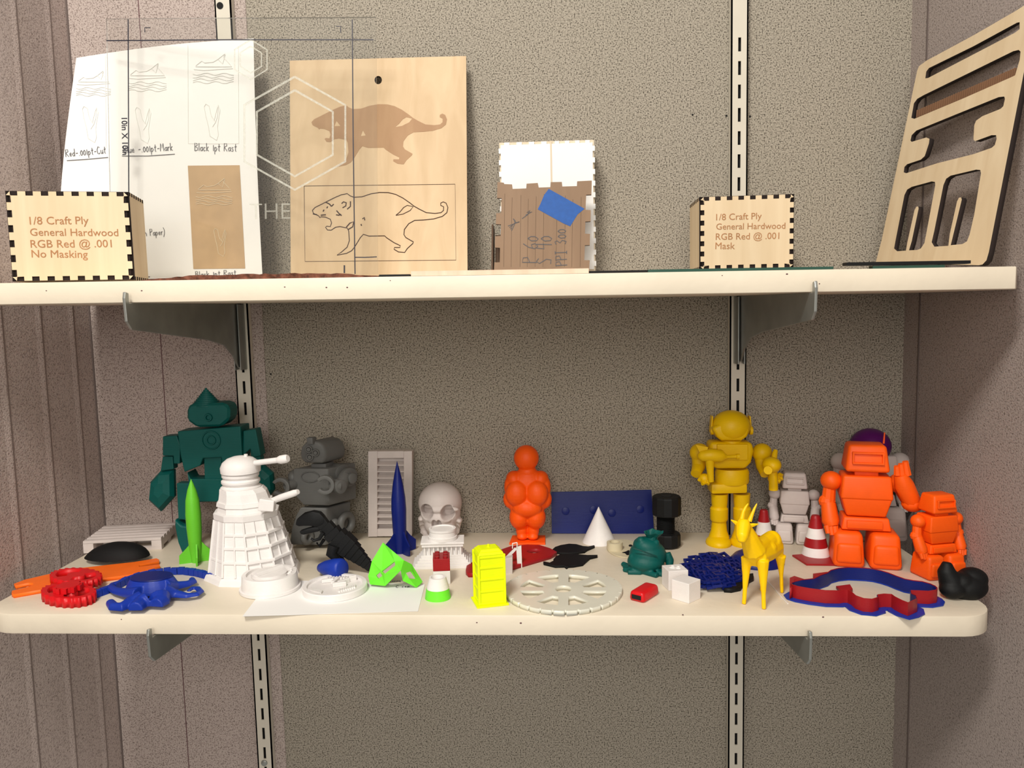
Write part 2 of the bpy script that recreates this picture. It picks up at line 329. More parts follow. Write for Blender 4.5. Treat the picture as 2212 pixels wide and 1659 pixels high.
# ------------------------------------------------------------------ setting
xLc=YP(192,655,0).x; xRc=YP(1953,700,0).x; xSeam=YP(566,660,0).x
o=struct(M().box(xLc-.01,xRc+.01,0,.02,-.45,.75).build('wall_back',W_BACK,smooth=0)); wb=o
for n,(u,v) in enumerate([(1496,248),(1569,250),(1620,252),(585,808),(563,884),(1505,251)]):
    p=YP(u,v,0); M().cyl(p+Vector((0,-.0004,0)),p+Vector((0,.0002,0)),.0013 if n<5 else .0007,n=10).build('nail_hole',DARK,wb)
m=M(); m.box(xLc+.0005,xSeam,-.0015,0,-.45,.75); t1=struct(m.build('trim_1',W_PINK,smooth=0,bevel=.0005))
def seamline(u0,v0,wd,mat,parent,nm='seam',y=-.0018):
    x=YP(u0,v0,0).x; M().box(x-wd/2,x+wd/2,y,y+.0006,-.45,.75).build(nm,mat,parent,smooth=0)
PURL=plain('purplish_seam',(.12,.055,.06),.8)
seamline(350,760,.0011,PURL,t1)
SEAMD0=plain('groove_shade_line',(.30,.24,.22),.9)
# side walls: left wall has vertical ribs
xl=xLc
wl=struct(M().box(xl-.02,xl,-.75,.0,-.45,.75).build('wall_left',W_LEFT,smooth=0))
for i,(u,v) in enumerate([(155,660),(88,700),(20,900)]):
    p=XP(u,v,xl)
    M().poly([(xl,p.y-.010,-.45),(xl+.0008,p.y-.002,-.45),(xl+.0008,p.y,-.45),(xl,p.y+.0004,-.45),(xl,p.y-.010,.75),(xl+.0008,p.y-.002,.75),(xl+.0008,p.y,.75),(xl,p.y+.0004,.75)],[(0,1,5,4),(1,2,6,5),(2,3,7,6)]).build('panel_rib',W_LEFT,wl,smooth=0)
    M().box(xl,xl+.0003,p.y+.0004,p.y+.0032,-.45,.75).build('panel_groove',SEAMD0,wl,smooth=0)
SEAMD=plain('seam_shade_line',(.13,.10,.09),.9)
M().box(xLc,xLc+.002,-.0028,-.0014,-.45,.75).build('corner_seam',SEAMD,wl,smooth=0)
wr=struct(M().box(xRc,xRc+.02,-.75,.0,-.45,.75).build('wall_right',W_RIGHT,smooth=0))
yS=XP(1988,650,xRc).y
M().box(xRc-.0012,xRc,yS-.0012,yS+.0012,-.45,.75).build('panel_seam',SEAMD,wr,smooth=0)
# ------------------------------------------------------------------ shelf boards
def board(name,zf,tilt,x0,x1,ch0,ch1,label,rnd):
    def rc(cx,cy,r,a0,a1,n): return [(cx+r*math.cos(a0+(a1-a0)*i/n),cy+r*math.sin(a0+(a1-a0)*i/n)) for i in range(n+1)]
    P=[(x0,0-.001),(x0,-SD+ch0)]
    if rnd: P+=rc(x0+ch0,-SD+ch0,ch0,PI,1.5*PI,7)[1:]
    else: P+=[(x0+ch0*.0+.001,-SD)]
    if rnd: P+=rc(x1-ch1,-SD+ch1,ch1,1.5*PI,2*PI,7)
    else: P+=[(x1-ch1*.55,-SD),(x1,-SD+ch1*.9)]
    P+=[(x1,-.001)]
    m=M(); m.prism([(x,y,zf+tilt*x-TH) for x,y in P],(0,0,TH)); o=m.build(name,SHELF,None,smooth=30,bevel=.0012)
    return tag(o,label,'shelf')
xl0=S(0,1300).x-.002; xr0=S(2165,1330).x
low=board('shelf_board',0,TL_,xl0,xr0,.036,.036,'lower cream painted wooden shelf board with rounded corners, holding the printed toys',True)
xr1=YP(2198,590,-SD+.04).x
up=board('shelf_board',ZU,TU_,xLc+.012,xr1,.0,.045,'upper cream painted wooden shelf board holding the laser-cut boxes and plaque',False)
random.seed(3)
for par,zz,tl,us in ((up,ZU,TU_,[(100,628),(306,628),(615,620),(705,621),(750,621),(843,606),(1560,595),(1700,592),(1770,613)]),(low,0,TL_,[(262,1338),(1125,1346),(1475,1328),(1778,1333),(1030,1345)])):
    m=M()
    for u,v in us:
        p=YP(u,v,-SD-.0001); r=random.uniform(.0004,.0008); m.ell(p,(r*1.5,.0002,r),n=8)
    m.build('paint_chip',PURL,par)
# ------------------------------------------------------------------ uprights
uL,uR=-.39396,.25169; SP=.02825
def upright(x,s0,z0,z1,label,screws,holes):
    t=thing('slotted_upright',label,'shelf upright',(x,-.002,z0)); y=-.013; hw=.0105
    m=M(); zs=[]; k=math.floor((s0-z0)/SP); 
    sl=[s0-i*SP for i in range(-45,k+1) if z0+.02<s0-i*SP<z1-.01 and s0-i*SP<holes]
    sl.sort(); w2=.0018; h2=.0084
    m.box(x-hw,x-w2,y,y+.0018,z0,z1); m.box(x+w2,x+hw,y,y+.0018,z0,z1)
    ed=[z0]+[e for z in sl for e in (z-h2,z+h2)]+[z1]
    for i in range(0,len(ed),2): m.box(x-w2,x+w2,y,y+.0018,ed[i],ed[i+1])
    m.box(x-hw,x-hw+.0018,y,-.0022,z0,z1); m.box(x+hw-.0018,x+hw,y,-.0022,z0,z1)
    m.build('channel',UPM,t,smooth=0)
    M().box(x-.007,x+.007,-.006,-.0052,z0,z1).build('slot_shade_strip',DARK,t,smooth=0)  # near-black strip that paints the shade inside the channel behind the slots
    for u,v in screws:
        p=YP(u,v,y); M().lathe(p,[(0,.0045),(.0012,.0042),(.0022,.002)],20,ax=(0,-1,0)).build('screw',STEEL,t)
    return t
tl=upright(uL,-.163,-.45,.75,'left cream slotted metal shelf upright rising behind the paper sheet',[(571,1648)],.40)
p=YP(475,12,-.0135); M().cyl(p+Vector((0,.002,0)),p+Vector((0,-.0003,0)),.0042,n=16).build('screw_hole',DARK,tl)
upright(uR,.619,-.45,.75,'right cream slotted metal shelf upright behind the yellow robot',[],.63)
# ------------------------------------------------------------------ brackets
def bracket(x,z,label,lip=1):
    base=Vector((x,-.02,z)); t=thing('shelf_bracket',label,'shelf bracket',base)
    prof=[(-.0135,-.0004),(-SD-.006,-.0004),(-SD-.006,.009),(-SD-.0115,.010),(-SD-.0135,.004),(-SD-.012,-.018),(-SD-.004,-.026),(-.12,-.043),(-.07,-.052),(-.045,-.066),(-.03,-.082),(-.0135,-.086)]
    M().prism([(x-.0014,yy,z+zz) for yy,zz in prof],(.0028,0,0)).build('side_plate',STEEL,t,smooth=0,bevel=.0006)
    M().prism([(x-.006,-.0135,z-.001),(x-.0045,-.031,z-.001),(x-.0032,-.031,z-.001),(x-.0045,-.0135,z-.001)],(0,0,-.085)).build('rear_flange',STEEL,t,smooth=0)
    M().prism([(x+.006,-.0135,z-.001),(x+.0045,-.031,z-.001),(x+.0032,-.031,z-.001),(x+.0045,-.0135,z-.001)],(0,0,-.085)).build('rear_flange',STEEL,t,smooth=0)
    return t
bracket(uL,ZU+TU_*uL-TH,'steel bracket under the upper shelf on the left upright')
bracket(uR,ZU+TU_*uR-TH,'steel bracket under the upper shelf on the right upright')
bracket(uL,TL_*uL-TH,'steel bracket under the lower shelf on the left upright')
bracket(uR,TL_*uR-TH,'steel bracket under the lower shelf on the right upright')
# ================================================================== UPPER SHELF
def char_slab(*a,**k): return slab(*a,**k)
# paper sheet, gently curled
def papy(u,v):
    a=(567-u)/437; a=max(0,a); return -.062-.030*a*a-.0*(v-80)+.030*(600-v)/520*1.0*(1-.5*a)-.012
def PP(u,v,c=0): 
    p=YP(u,v,papy(u,v)); d=(CAM-p).normalized(); return p+Vector((0,-1,0))*c
def pap_uv(s_,t):    # s 0..1 left->right, t 0 top..1 bottom
    top=(165+(548-165)*s_, 125-42*s_-10*math.sin(PI*s_)*.6)
    xl_=165-38*math.sin(min(1,t*1.15)*PI/2)-0*t; 
    if t>.6: xl_-= -2*(t-.6)
    xr_=548+19*t**1.5
    yb=606-8*s_
    yt=top[1]
    v=yt+(yb-yt)*t; u=xl_+(xr_-xl_)*s_
    return u,v
pt=thing('paper_sheet','large white paper sheet with faint engraved drawings standing against the wall','paper',PP(400,600))
m=M(); nu,nv=18,24; V=[];F=[]
for lay in (0,-.0003):
    for j in range(nv+1):
        for i in range(nu+1): V.append(PP(*pap_uv(i/nu,j/nv),lay))
k=(nu+1)*(nv+1)
for j in range(nv):
    for i in range(nu):
        a=j*(nu+1)+i; F.append((a,a+1,a+nu+2,a+nu+1)); F.append((k+a,k+a+nu+1,k+a+nu+2,k+a+1))
for i in range(nu): F.append((i,k+i,k+i+1,i+1)); a=nv*(nu+1)+i; F.append((a,a+1,k+a+1,k+a))
for j in range(nv): a=j*(nu+1); F.append((a,a+nu+1,k+a+nu+1,k+a)); a+=nu; F.append((a,k+a,k+a+nu+1,a+nu+1))
m.poly(V,F).build('sheet',PAPER,pt,smooth=80)
class PxP:   # pixel "plane" following the paper
    def q(s,u,v): return (u,-v)
pxp=PxP(); fn=lambda a,b,c: PP(a,-b,c)
def pstroke(nm,lines,wd,mat): return strokes(nm,pxp,lines,wd,mat,pt,fn=fn,c=.0007,th=.0003)
def wr(txt,pa,pb,hs=1.,wd=1.3): return handwrite('handwriting',pxp,txt,pa,pb,wd,PENC,pt,hs,fn,c=.0007)
wr('Red-.001pt-Cut',(143,339),(231,331),1.3); pstroke('underline',[[(145,347),(190,344),(234,340)]],1.3,PENC)
wr('Blue -.001pt-Mark',(268,331),(375,325),1.3); pstroke('underline',[[(264,337),(320,337),(378,333)]],1.3,PENC)
wr('Black 1pt Rast',(421,326),(513,327),1.3)
wr('(Non Paper)',(296,511),(358,507),1.3,1.2); wr('Black 1pt Rast',(423,598),(512,594),.9)
# tan engraved patch
m=M(); q=[(406,358),(518,357),(530,580),(418,581)]; V=[];F=[]
for j in range(9):
    for i in range(5):
        a,b=i/4,j/8; u=(q[0][0]*(1-a)+q[1][0]*a)*(1-b)+(q[3][0]*(1-a)+q[2][0]*a)*b; v=(q[0][1]*(1-a)+q[1][1]*a)*(1-b)+(q[3][1]*(1-a)+q[2][1]*a)*b; V.append(PP(u,v,.0005))
for j in range(8):
    for i in range(4): a=j*5+i; F.append((a,a+1,a+6,a+5))
m.poly(V,F).build('engraved_patch',KRAFT,pt,smooth=0)
def boatdraw(cx,cy,s,mat,w=1.1):
    L=[[(-38,12),(-25,2),(-18,6),(0,4),(10,-2),(25,-14),(22,-6),(35,8),(40,14),(-38,14)],[(10,-2),(20,8),(26,-12)],[(-42,20),(-20,22),(10,20),(42,18)]]
    for k in range(4): L.append([(-44+8*i,30+6*k+2.5*math.sin(i*1.3+k)) for i in range(12)])
    return [[(cx+a*s,cy+b*s) for a,b in l] for l in L]
def handdraw(cx,cy,s):
    L=[[(-18,-45),(-10,-40),(-6,-20),(2,-5),(8,-30),(12,-42),(16,-30),(12,-5),(10,10),(12,30),(8,42),(-8,32),(-12,8),(-18,-15),(-22,-38),(-18,-45)],[(-5,-15),(6,-2),(-2,10)],[(12,-42),(10,-15),(5,0)]]
    return [[(cx+a*s,cy+b*s) for a,b in l] for l in L]
pstroke('faint_drawing',boatdraw(461,130,1.0,0),1.3,FAINT); pstroke('faint_drawing',boatdraw(318,150,.95,0),.9,FAINT); pstroke('faint_drawing',boatdraw(202,165,.85,0),.9,FAINT)
pstroke('faint_drawing',handdraw(461,265,.9),1.2,FAINT); pstroke('faint_drawing',handdraw(312,272,.9),.8,FAINT); pstroke('faint_drawing',handdraw(198,270,.9),.9,FAINT)
LINEK=plain('pale_burn_line',(.66,.55,.38),.8)
strokes('patch_drawing',pxp,boatdraw(463,398,.9,0)+handdraw(478,525,.7),1.0,LINEK,pt,fn=fn,c=.0010,th=.0003)
pstroke('faint_frame',[[(406,98),(407,310),(516,310),(515,100)],[(230,320),(228,120)]],.8,FAINT)
# acrylic sheet, leaning; 12in
def leanplane(uL_,vb,uR_,vb2,ytop,vtop,yb):
    a=YP(uL_,vb,yb); b=YP(uR_,vb2,yb); c=YP(uL_,vtop,ytop); return Pl(a,b-a,c-a)
# beast plaque
pb=leanplane(628,597,1010,596,-.022,131,-.082)
pq=thing('plywood_plaque','tall pale plywood plaque with an engraved snarling beast and its outline','plaque',pb.w(.1,0,0))
hole=[(817+8*math.cos(t*PI/8),173+9*math.sin(t*PI/8)) for t in range(16)]
slab('plaque_board',pb,[[(626,131),(1007,121),(1010,598),(628,599)],hole],.0032,[PLYW,BURN],pq)
K=3.16
sil=[(862,835),(880,815),(940,785),(985,762),(1020,745),(1060,728),(1100,720),(1120,735),(1145,745),(1200,742),(1260,722),(1320,712),(1380,713),(1430,725),(1480,750),(1530,785),(1555,805),(1590,825),(1640,850),(1700,855),(1740,850),(1757,835),(1758,810),(1738,800),(1738,785),(1755,776),(1775,785),(1787,815),(1780,850),(1750,875),(1690,893),(1620,900),(1560,903),(1520,925),(1490,965),(1487,1000),(1500,1020),(1552,1050),(1548,1060),(1510,1095),(1492,1122),(1450,1118),(1420,1100),(1422,1088),(1460,1088),(1462,1075),(1420,1055),(1370,1022),(1355,1008),(1250,1010),(1210,998),(1190,1020),(1150,1085),(1130,1110),(1095,1128),(1030,1140),(1060,1120),(1100,1085),(1115,1040),(1110,975),(1100,955),(1050,945),(1020,950),(990,970),(965,968),(952,950),(960,942),(985,945),(993,920),(985,895),(950,880),(920,878),(915,885),(905,872),(870,855)]
leaf=[(1432,868),(1480,860),(1530,835),(1550,809),(1510,800),(1485,815),(1460,845)]
tri=[[(1033,825),(1060,860),(1018,862)],[(1213,890),(1232,925),(1198,930)]]
cv=lambda P,du=0,dv=0:[(400+x/K+du,y/K+dv) for x,y in P]
slab('engraved_beast',pb,[cv(sil),cv(leaf),cv(tri[0]),cv(tri[1])],.0003,ENGR2,pq,c=.0003)
def jit(P): return P
sil2=[p for p in sil]; D=(2,190.5)
strokes('burnt_outline',pb,[cv(sil2,*D)+[cv(sil2,*D)[0]]],.0010,BURN,pq); strokes('burnt_outline',pb,[cv(leaf,*D)+[cv(leaf,*D)[0]]],.0009,BURN,pq)
strokes('burnt_detail',pb,[[(716,446),(712,441),(704,437)],[(716,446),(721,441)],[(738,440),(742,436),(748,438),(747,445),(740,449)],[(750,452),(757,446),(757,435)],[(727,455),(733,462),(738,466)],[(726,464),(732,465),(737,463)],[(693,465),(704,464)],[(698,457),(700,453)],[(706,450),(708,446)],[(676,462),(685,464)],[(783,473),(787,470),(788,476)],[(780,484),(781,488)],[(748,491),(756,482),(764,479),(762,490),(752,496)]],.0014,BURN,pq)
strokes('burnt_frame',pb,[[(657,402),(983,398),(985,562),(659,565),(657,402)]],.0006,BURN,pq)
# acrylic
pa_=leanplane(236,597,812,594,-.094,40,-.112)
aq=thing('acrylic_sheet','clear acrylic sheet with black marker crosshairs and etched hexagons in front of plaque','acrylic sheet',pa_.w(.15,0,0))
def rr(P): return P
slab('clear_panel',pa_,[[(229,40),(812,36),(816,592),(240,600)]],.0028,CLEAR,aq)
strokes('marker_line',pa_,[[(277,42),(278,300),(279,595)]],.0013,MARK,aq); strokes('marker_line',pa_,[[(761,42),(763,300),(767,592)]],.0013,MARK,aq); strokes('marker_line',pa_,[[(230,88),(500,86),(807,86)]],.0014,MARK,aq)
strokes('corner_mark',pa_,[[(313,70),(313,60),(325,60)]],.0011,MARK,aq); strokes('corner_mark',pa_,[[(726,57),(736,57),(736,71)]],.0011,MARK,aq)
strokes('corner_mark',pa_,[[(311,577),(313,599),(324,598)]],.0011,MARK,aq); strokes('corner_mark',pa_,[[(744,573),(744,590)]],.0018,MARK,aq); strokes('corner_mark',pa_,[[(767,556),(790,556),(814,555)]],.0012,MARK,aq)
text_on('marker_text',pa_,'10in X 10in',(263,255),(265,335),MARK,aq)
def hexo(cx,cy,w_,h_): return [(cx,cy-h_),(cx+w_,cy-h_/2),(cx+w_,cy+h_/2),(cx,cy+h_),(cx-w_,cy+h_/2),(cx-w_,cy-h_/2)]
for a in (hexo(637,288,109,122),hexo(637,288,82,93),hexo(542,129,35,43),hexo(542,129,23,29)):
    strokes('etched_hexagon',pa_,[a+[a[0]]],.0026 if a[0][0]>600 else .0016,ENGW,aq)
text_on('etched_lettering',pa_,'THE',(540,474),(627,473),ENGW,aq,hs=1.0,bold=-.012)
# finger-jointed ply boxes
def notched(W,H,nx,ny,d,offx=.0):
    P=[]; 
    def edge(p0,p1,n,nin):
        out=[]; p0=Vector(p0);p1=Vector(p1);L=(p1-p0); nin=Vector(nin)
        for i in range(n):
            a=(i+.5-.24)/n; b=(i+.5+.24)/n
            if i in(0,n-1): pass
            out+=[p0+L*a,p0+L*a+nin*d,p0+L*b+nin*d,p0+L*b]
        return out
    c=[(0,0),(W,0),(W,H),(0,H)]
    P+= [(d*1.6,0)] and edge(c[0],c[1],nx,(0,1)); P+=edge(c[1],c[2],ny,(-1,0)); P+=edge(c[2],c[3],nx,(0,-1)); P+=edge(c[3],c[0],ny,(1,0))
    return [(p.x,p.y) for p in P]
def plybox(label,TLp,TRp,BRp,BLp,y,yaw,depth,lines,side,nx=7,ny=6):
    A=YP(*BLp,y); ex=Vector((math.cos(yaw),math.sin(yaw),0)); pl=Pl(A,ex,(0,0,1))
    W=pl.q(*BRp)[0]; H=(pl.q(*TLp)[1]+pl.q(*TRp)[1])/2
    t=thing('finger_joint_box',label,'box',pl.w(W/2,0,-depth/2))
    m=M(); P=[pl.w(a,b,c) for b in (0,H) for a,c in ((0,-.0012),(W,-.0012),(W,-depth),(0,-depth))]
    m.hexa([P[0],P[1],P[2],P[3],P[4],P[5],P[6],P[7]]); me=m.mesh()
    for f in me.polygons: f.material_index=1 if f.normal.dot(pl.n)>.7 or f.normal.z>.7 else 0
    link('box_shell',me,[PLY,CHAR],t)
    d=.0042
    out=notched(W-.0012,H-.001,nx,ny,d); out=[(a+.0006,b+.0005) for a,b in out]
    slab('front_panel',pl,[out],.0016,[PLY,CHAR],t,px=False,c=.0004)
    sx=W if side>0 else 0; sg=1 if side>0 else -1
    n=7
    for j in range(n):
        for b0 in (H-.0035,0):
            c0=-depth*(j+.3)/n; c1=-depth*(j+.7)/n
            m=M(); m.hexa([pl.w(sx-.0003*sg,b0,c0),pl.w(sx+.0004*sg,b0,c0),pl.w(sx+.0004*sg,b0,c1),pl.w(sx-.0003*sg,b0,c1),pl.w(sx-.0003*sg,b0+.0035,c0),pl.w(sx+.0004*sg,b0+.0035,c0),pl.w(sx+.0004*sg,b0+.0035,c1),pl.w(sx-.0003*sg,b0+.0035,c1)]); m.build('joint_tab',CHAR,t,smooth=0)
    e=-.0012
    for q0,q1 in ((0,.0026),(W-.0026,W)):
        m=M(); m.hexa([pl.w(q0-.0003,0,e-.002),pl.w(q1+.0003,0,e-.002),pl.w(q1+.0003,0,e),pl.w(q0-.0003,0,e),pl.w(q0-.0003,H,e-.002),pl.w(q1+.0003,H,e-.002),pl.w(q1+.0003,H,e),pl.w(q0-.0003,H,e)]); m.build('burnt_corner',CHAR,t,smooth=0)
    for s_,a,b in lines: text_on('engraved_text',pl,s_,a,b,ENGR,t,c=.0006,bold=0)
    return t
plybox('plywood finger-joint box at the left end reading No Masking, scorched edges',(11,411),(279,415),(290,607),(27,608),-.262,math.radians(15),.066,[('1/8 Craft Ply',(65,485),(192,484)),('General Hardwood',(66,509),(256,510)),('RGB Red @ .001',(67,535),(242,534)),('No Masking',(69,556),(190,557))],1,8,6)
plybox('plywood finger-joint box reading Mask in front of the right upright',(1510,425),(1719,419),(1714,580),(1512,583),-.118,math.radians(-2),.075,[('1/8 Craft Ply',(1547,476),(1645,473)),('General Hardwood',(1547,496),(1696,494)),('RGB Red @ .001',(1546,518),(1683,516)),('Mask',(1545,538),(1587,538))],-1,8,7)
# white panelled box
pw=Pl(YP(1083,590,-.05),(1,0,0),(0,0,1)); wt=thing('white_finger_joint_box','tall white-faced finger-joint box behind the brown board','box',pw.w(.05,0,-.01))
x0,y0=pw.q(1083,590); x1,y1=pw.q(1285,301)
PALE=glassmat('translucent_edge',(.8,.8,.74),haze=.32,hcol=(.7,.64,.5)); PALEW=woodmat('pale_edge_ply',(.62,.50,.36),(.70,.60,.45))
out=[]; n=8
m=M(); m.hexa([pw.w(a,b,c) for b in (.0,y1) for a,c in ((x0+.001,-.003),(x1-.001,-.003),(x1-.001,-.035),(x0+.001,-.035))]); m.build('box_body',PALEW,wt,smooth=0)
xm=pw.q(1190,301)[0]
def wpanel(a0,a1,left):
    P=[(a0,.002)]; b=.012
    def tabs(p,q,n,d):
        r=[];p=Vector(p);q=Vector(q);L=q-p;d=Vector(d)
        for i in range(n): a=(i+.28)/n; c=(i+.72)/n; r+=[p+L*a,p+L*a+d,p+L*c+d,p+L*c]
        return [(k.x,k.y) for k in r]
    if left: P=[(a0,.002),(a1,.002),(a1,y1-.0035)]+tabs((a1,y1-.0035),(a0,y1-.0035),4,(0,.003))+[(a0,y1-.0035)]+tabs((a0,y1-.0035),(a0,.002),11,(-.0026,0))
    else: P=[(a0,.002),(a1,.002)]+tabs((a1,.002),(a1,y1-.0035),11,(.0026,0))+[(a1,y1-.0035)]+tabs((a1,y1-.0035),(a0,y1-.0035),4,(0,.003))+[(a0,y1-.0035)]
    slab('white_panel',pw,[P],.003,PAPER,wt,px=False)
wpanel(x0+.0028,xm-.001,True); wpanel(xm+.001,x1-.0028,False)
m=M(); m.hexa([pw.w(a,b,c) for b in (.002,y1) for a,c in ((xm-.0009,-.0001),(xm+.0009,-.0001),(xm+.0009,-.003),(xm-.0009,-.003))]); m.build('centre_divider',PALEW,wt,smooth=0)
# brown board box in front
pc=leanplane(1067,590,1275,590,-.083,396,-.098)
ct=thing('brown_board_box','open brown hardboard box with blue tape and handwritten settings','box',pc.w(.05,0,0))
c5=lambda P:[(1000+x/4.424,260+y/4.424) for x,y in P]
outl=c5([(330,590),(390,595),(395,608),(470,612),(475,655),(605,650),(608,605),(715,598),(725,642),(835,638),(838,590),(945,588),(950,632),(1090,628),(1092,582),(1232,575),(1228,710),(1178,712),(1172,855),(1222,858),(1220,965),(1170,968),(1166,1082),(1215,1085),(1212,1192),(1165,1194),(1160,1335),(1212,1337),(1205,1462),(1065,1462),(1063,1425),(915,1428),(915,1462),(805,1462),(803,1432),(685,1436),(686,1462),(575,1462),(574,1436),(430,1440),(430,1462),(296,1462),(300,1358),(352,1356),(354,1218),(306,1216),(308,1108),(360,1104),(364,994),(314,992),(318,888),(366,886),(370,744),(326,742)])
slab('front_board',pc,[outl],.0034,[CARDB,BURN],ct)
DKB=plain('dark_board',(.10,.062,.04),.9)
m=M(); ax=pc.q(1080,588); 
a0=pc.q(1066,588)[0]; a1=pc.q(1272,588)[0]; h1=pc.q(1075,397)[1]; hh=pc.q(1070,482)[1]
X=lambda a,b,c: pc.w(a,b,-c)
m.hexa([X(a,b,c) for b in (.0005,hh) for a,c in ((a0-.003,.006),(a0-.001,.006),(a0-.001,.036),(a0-.003,.036))]); m.build('side_board',DKB,ct,smooth=0)
M().hexa([X(a,b,c) for b in (.0005,hh-.01) for a,c in ((a0+.001,.018),(a0+.014,.018),(a0+.014,.0205),(a0+.001,.0205))]).build('inner_board',DKB,ct,smooth=0)
slab('painters_tape',pc,[c5([(820,655),(1162,845),(1095,900),(1025,1013),(960,985),(715,850),(740,800),(775,715)])],.0003,TAPE,ct,c=.0003)
for s_,a,b in (('P 60',(1160,568),(1163,507)),('S 40',(1192,570),(1192,506)),('PPI 300',(1225,573),(1222,492))):
    handwrite('handwriting',pc,s_,a,b,.0009,PENC,ct,1.15)
strokes('scribble',pc,[c5([(430,1010),(540,970),(500,975),(480,940),(500,960),(490,1000),(465,1055)]),c5([(445,1025),(480,990),(455,1040)]),c5([(565,940),(620,900),(640,860),(610,880),(660,875),(600,905)])],.0008,PENC,ct)
for i,x in enumerate((400,470,555,625,700,775,900,980,1050,1130)):
    strokes('grain_crease',pc,[c5([(x+(600-1000)*.02*0,700+((i*97)%60)),(x-6,1100),(x-10,1400)])],.0003,DKB,ct,c=.0002)
# angled cut-out board against right wall
BL=YP(1893,573,-.045); BR=YP(2128,573,-.262)
BL.z=T(1893,590).z if False else ZU+TU_*BL.x+.0035; BR.z=ZU+TU_*BR.x+.0035
e=(BR-BL).normalized()
d=ray(1983,140); tt=((BL-CAM).dot(e)+0)/d.dot(e); TLc=CAM+d*tt
pr=Pl(BL,e,TLc-BL)
if (pr.n).y>0: pass
rt=thing('cutout_plywood_board','tall pale plywood board with rounded cut-outs leaning against the right wall','board',BL)
c7=lambda P:[(1750+x/2.552,y/2.552) for x,y in P]
outer=c7([(362,1445),(395,1320),(590,390),(600,365),(640,335),(900,195),(1130,62),(1180,30),(1240,5),(1262,5),(1265,25)]+[(1179,395),(985,1390),(972,1435),(950,1458),(930,1462)])
h1=c7([(635,432),(640,395),(655,375),(900,255),(1140,125),(1155,122),(1155,160),(1130,180),(900,300),(650,430)])
h2=c7([(558,650),(572,570),(590,545),(625,525),(880,400),(1120,282),(1150,275),(1160,285),(1155,330),(1130,415),(1110,425),(850,540),(575,655)])
h3=c7([(553,775),(560,745),(585,720),(830,620),(1040,535),(1070,532),(1074,545),(1065,585),(1050,600),(950,640),(915,665),(905,690),(900,770),(910,778),(1000,745),(1025,745),(1028,765),(1018,800),(1000,815),(900,850),(700,900),(530,955),(516,950),(520,920),(535,905),(610,880),(632,860),(655,790),(658,765),(640,758),(560,782)])
h4=c7([(463,1370),(470,1330),(520,1075),(535,1045),(560,1030),(670,1000),(688,1003),(690,1020),(640,1290),(630,1340),(610,1370),(590,1378),(545,1380),(560,1330),(598,1150),(596,1138),(585,1140),(575,1160),(535,1340),(528,1382),(480,1385)])
h5=c7([(670,1335),(685,1270),(735,1020),(750,985),(775,968),(915,935),(938,937),(942,955),(905,1180),(880,1290),(865,1330),(840,1345),(775,1352),(790,1290),(836,1100),(832,1088),(820,1090),(810,1110),(770,1290),(762,1355),(685,1360)])
slab('cutout_panel',pr,[outer,h1,h2,h3,h4,h5],.0055,[PLY,CHAR],rt)
m=M(); 
for i in range(44):
    a=i/43; bx=582+(1118-582)*a; by=648+(428-648)*a
    b0=pr.q(*c7([(bx,by)])[0]); b1=pr.q(*c7([(bx+4,by-42-12*a)])[0]); w2=.00055
    dx=(Vector(b1)-Vector(b0)); nn=Vector((dx.y,-dx.x)).normalized()*w2
    q=[Vector(b0)-nn,Vector(b0)+nn,Vector(b1)+nn,Vector(b1)-nn]
    m.hexa([pr.w(p.x,p.y,-.0035) for p in q]+[pr.w(p.x,p.y,-.0005) for p in q])
o=m.build('comb_teeth',plain('scorched_brown',(.20,.10,.05),.8),rt,smooth=0); o['kind']='stuff'
# flat things lying on the upper shelf (seen edge-on)
def lying(name,label,cat,u0,u1,y0,y1,h0,h1,mat,rag=0,slant=0):
    a=YP(u0,600,y0).x; b=YP(u1,600,y0).x; z=lambda x: ZU+TU_*x
    m=M(); n=40; V=[];F=[]
    for i in range(n+1):
        x=a+(b-a)*i/n; rg=random.uniform(0,rag) if rag else 0; k=1 if not rag else min(1,.3+3*min(i,n-i)/n+.0)
        for yy,zz in ((y0+random.uniform(-rag,rag)*2,h0),(y1,h0),(y1,h0+(h1-h0)*k-rg+slant*i/n),(y0+random.uniform(-rag,rag),h0+(h1-h0)*k-rg+slant*i/n)): V.append((x,yy,z(x)+max(zz,h0*.5+.0001)))
    for i in range(n): 
        for k in range(4): F.append((i*4+k,i*4+(k+1)%4,i*4+4+(k+1)%4,i*4+4+k))
    F+=[(0,1,2,3),(n*4+3,n*4+2,n*4+1,n*4)]
    o=m.poly(V,F).build(name,mat,None,loc=((a+b)/2,(y0+y1)/2,z((a+b)/2)+h0),smooth=0); return tag(o,label,cat)
PINKW=woodmat('pinkish_wood',(.66,.45,.33),(.78,.60,.47))
lying('brown_felt_strip','rough reddish brown strip of bark-like felt on the upper shelf edge','felt',306,818,-.276,-.20,.0003,.0055,BARK,.0011)
lying('black_strip','thin black strip lying on the upper shelf edge below the plaque','strip',819,885,-.277,-.26,.0003,.0024,BLACK)
lying('thin_wood_strip','long thin pinkish wooden board lying flat under the plaque','board',888,1272,-.275,-.20,.0006,.0052,PINKW)
lying('brown_offcut','small brown offcut lying behind the felt at the foot of the marker line','offcut',716,772,-.195,-.18,.0006,.0075,BARK,.0004)
lying('folded_card','black and white card lying flat between the two middle boxes','card',1270,1408,-.272,-.22,.0003,.0028,DARK)
lying('green_glass_pane','dark green glass pane lying flat under the right plywood box','glass pane',1400,1800,-.276,-.135,.0003,.0030,GGLASS)
lying('black_acrylic_piece','thin black acrylic piece lying at the foot of the cut-out board','acrylic piece',1828,2096,-.278,-.268,.0035,.0065,BLACK)
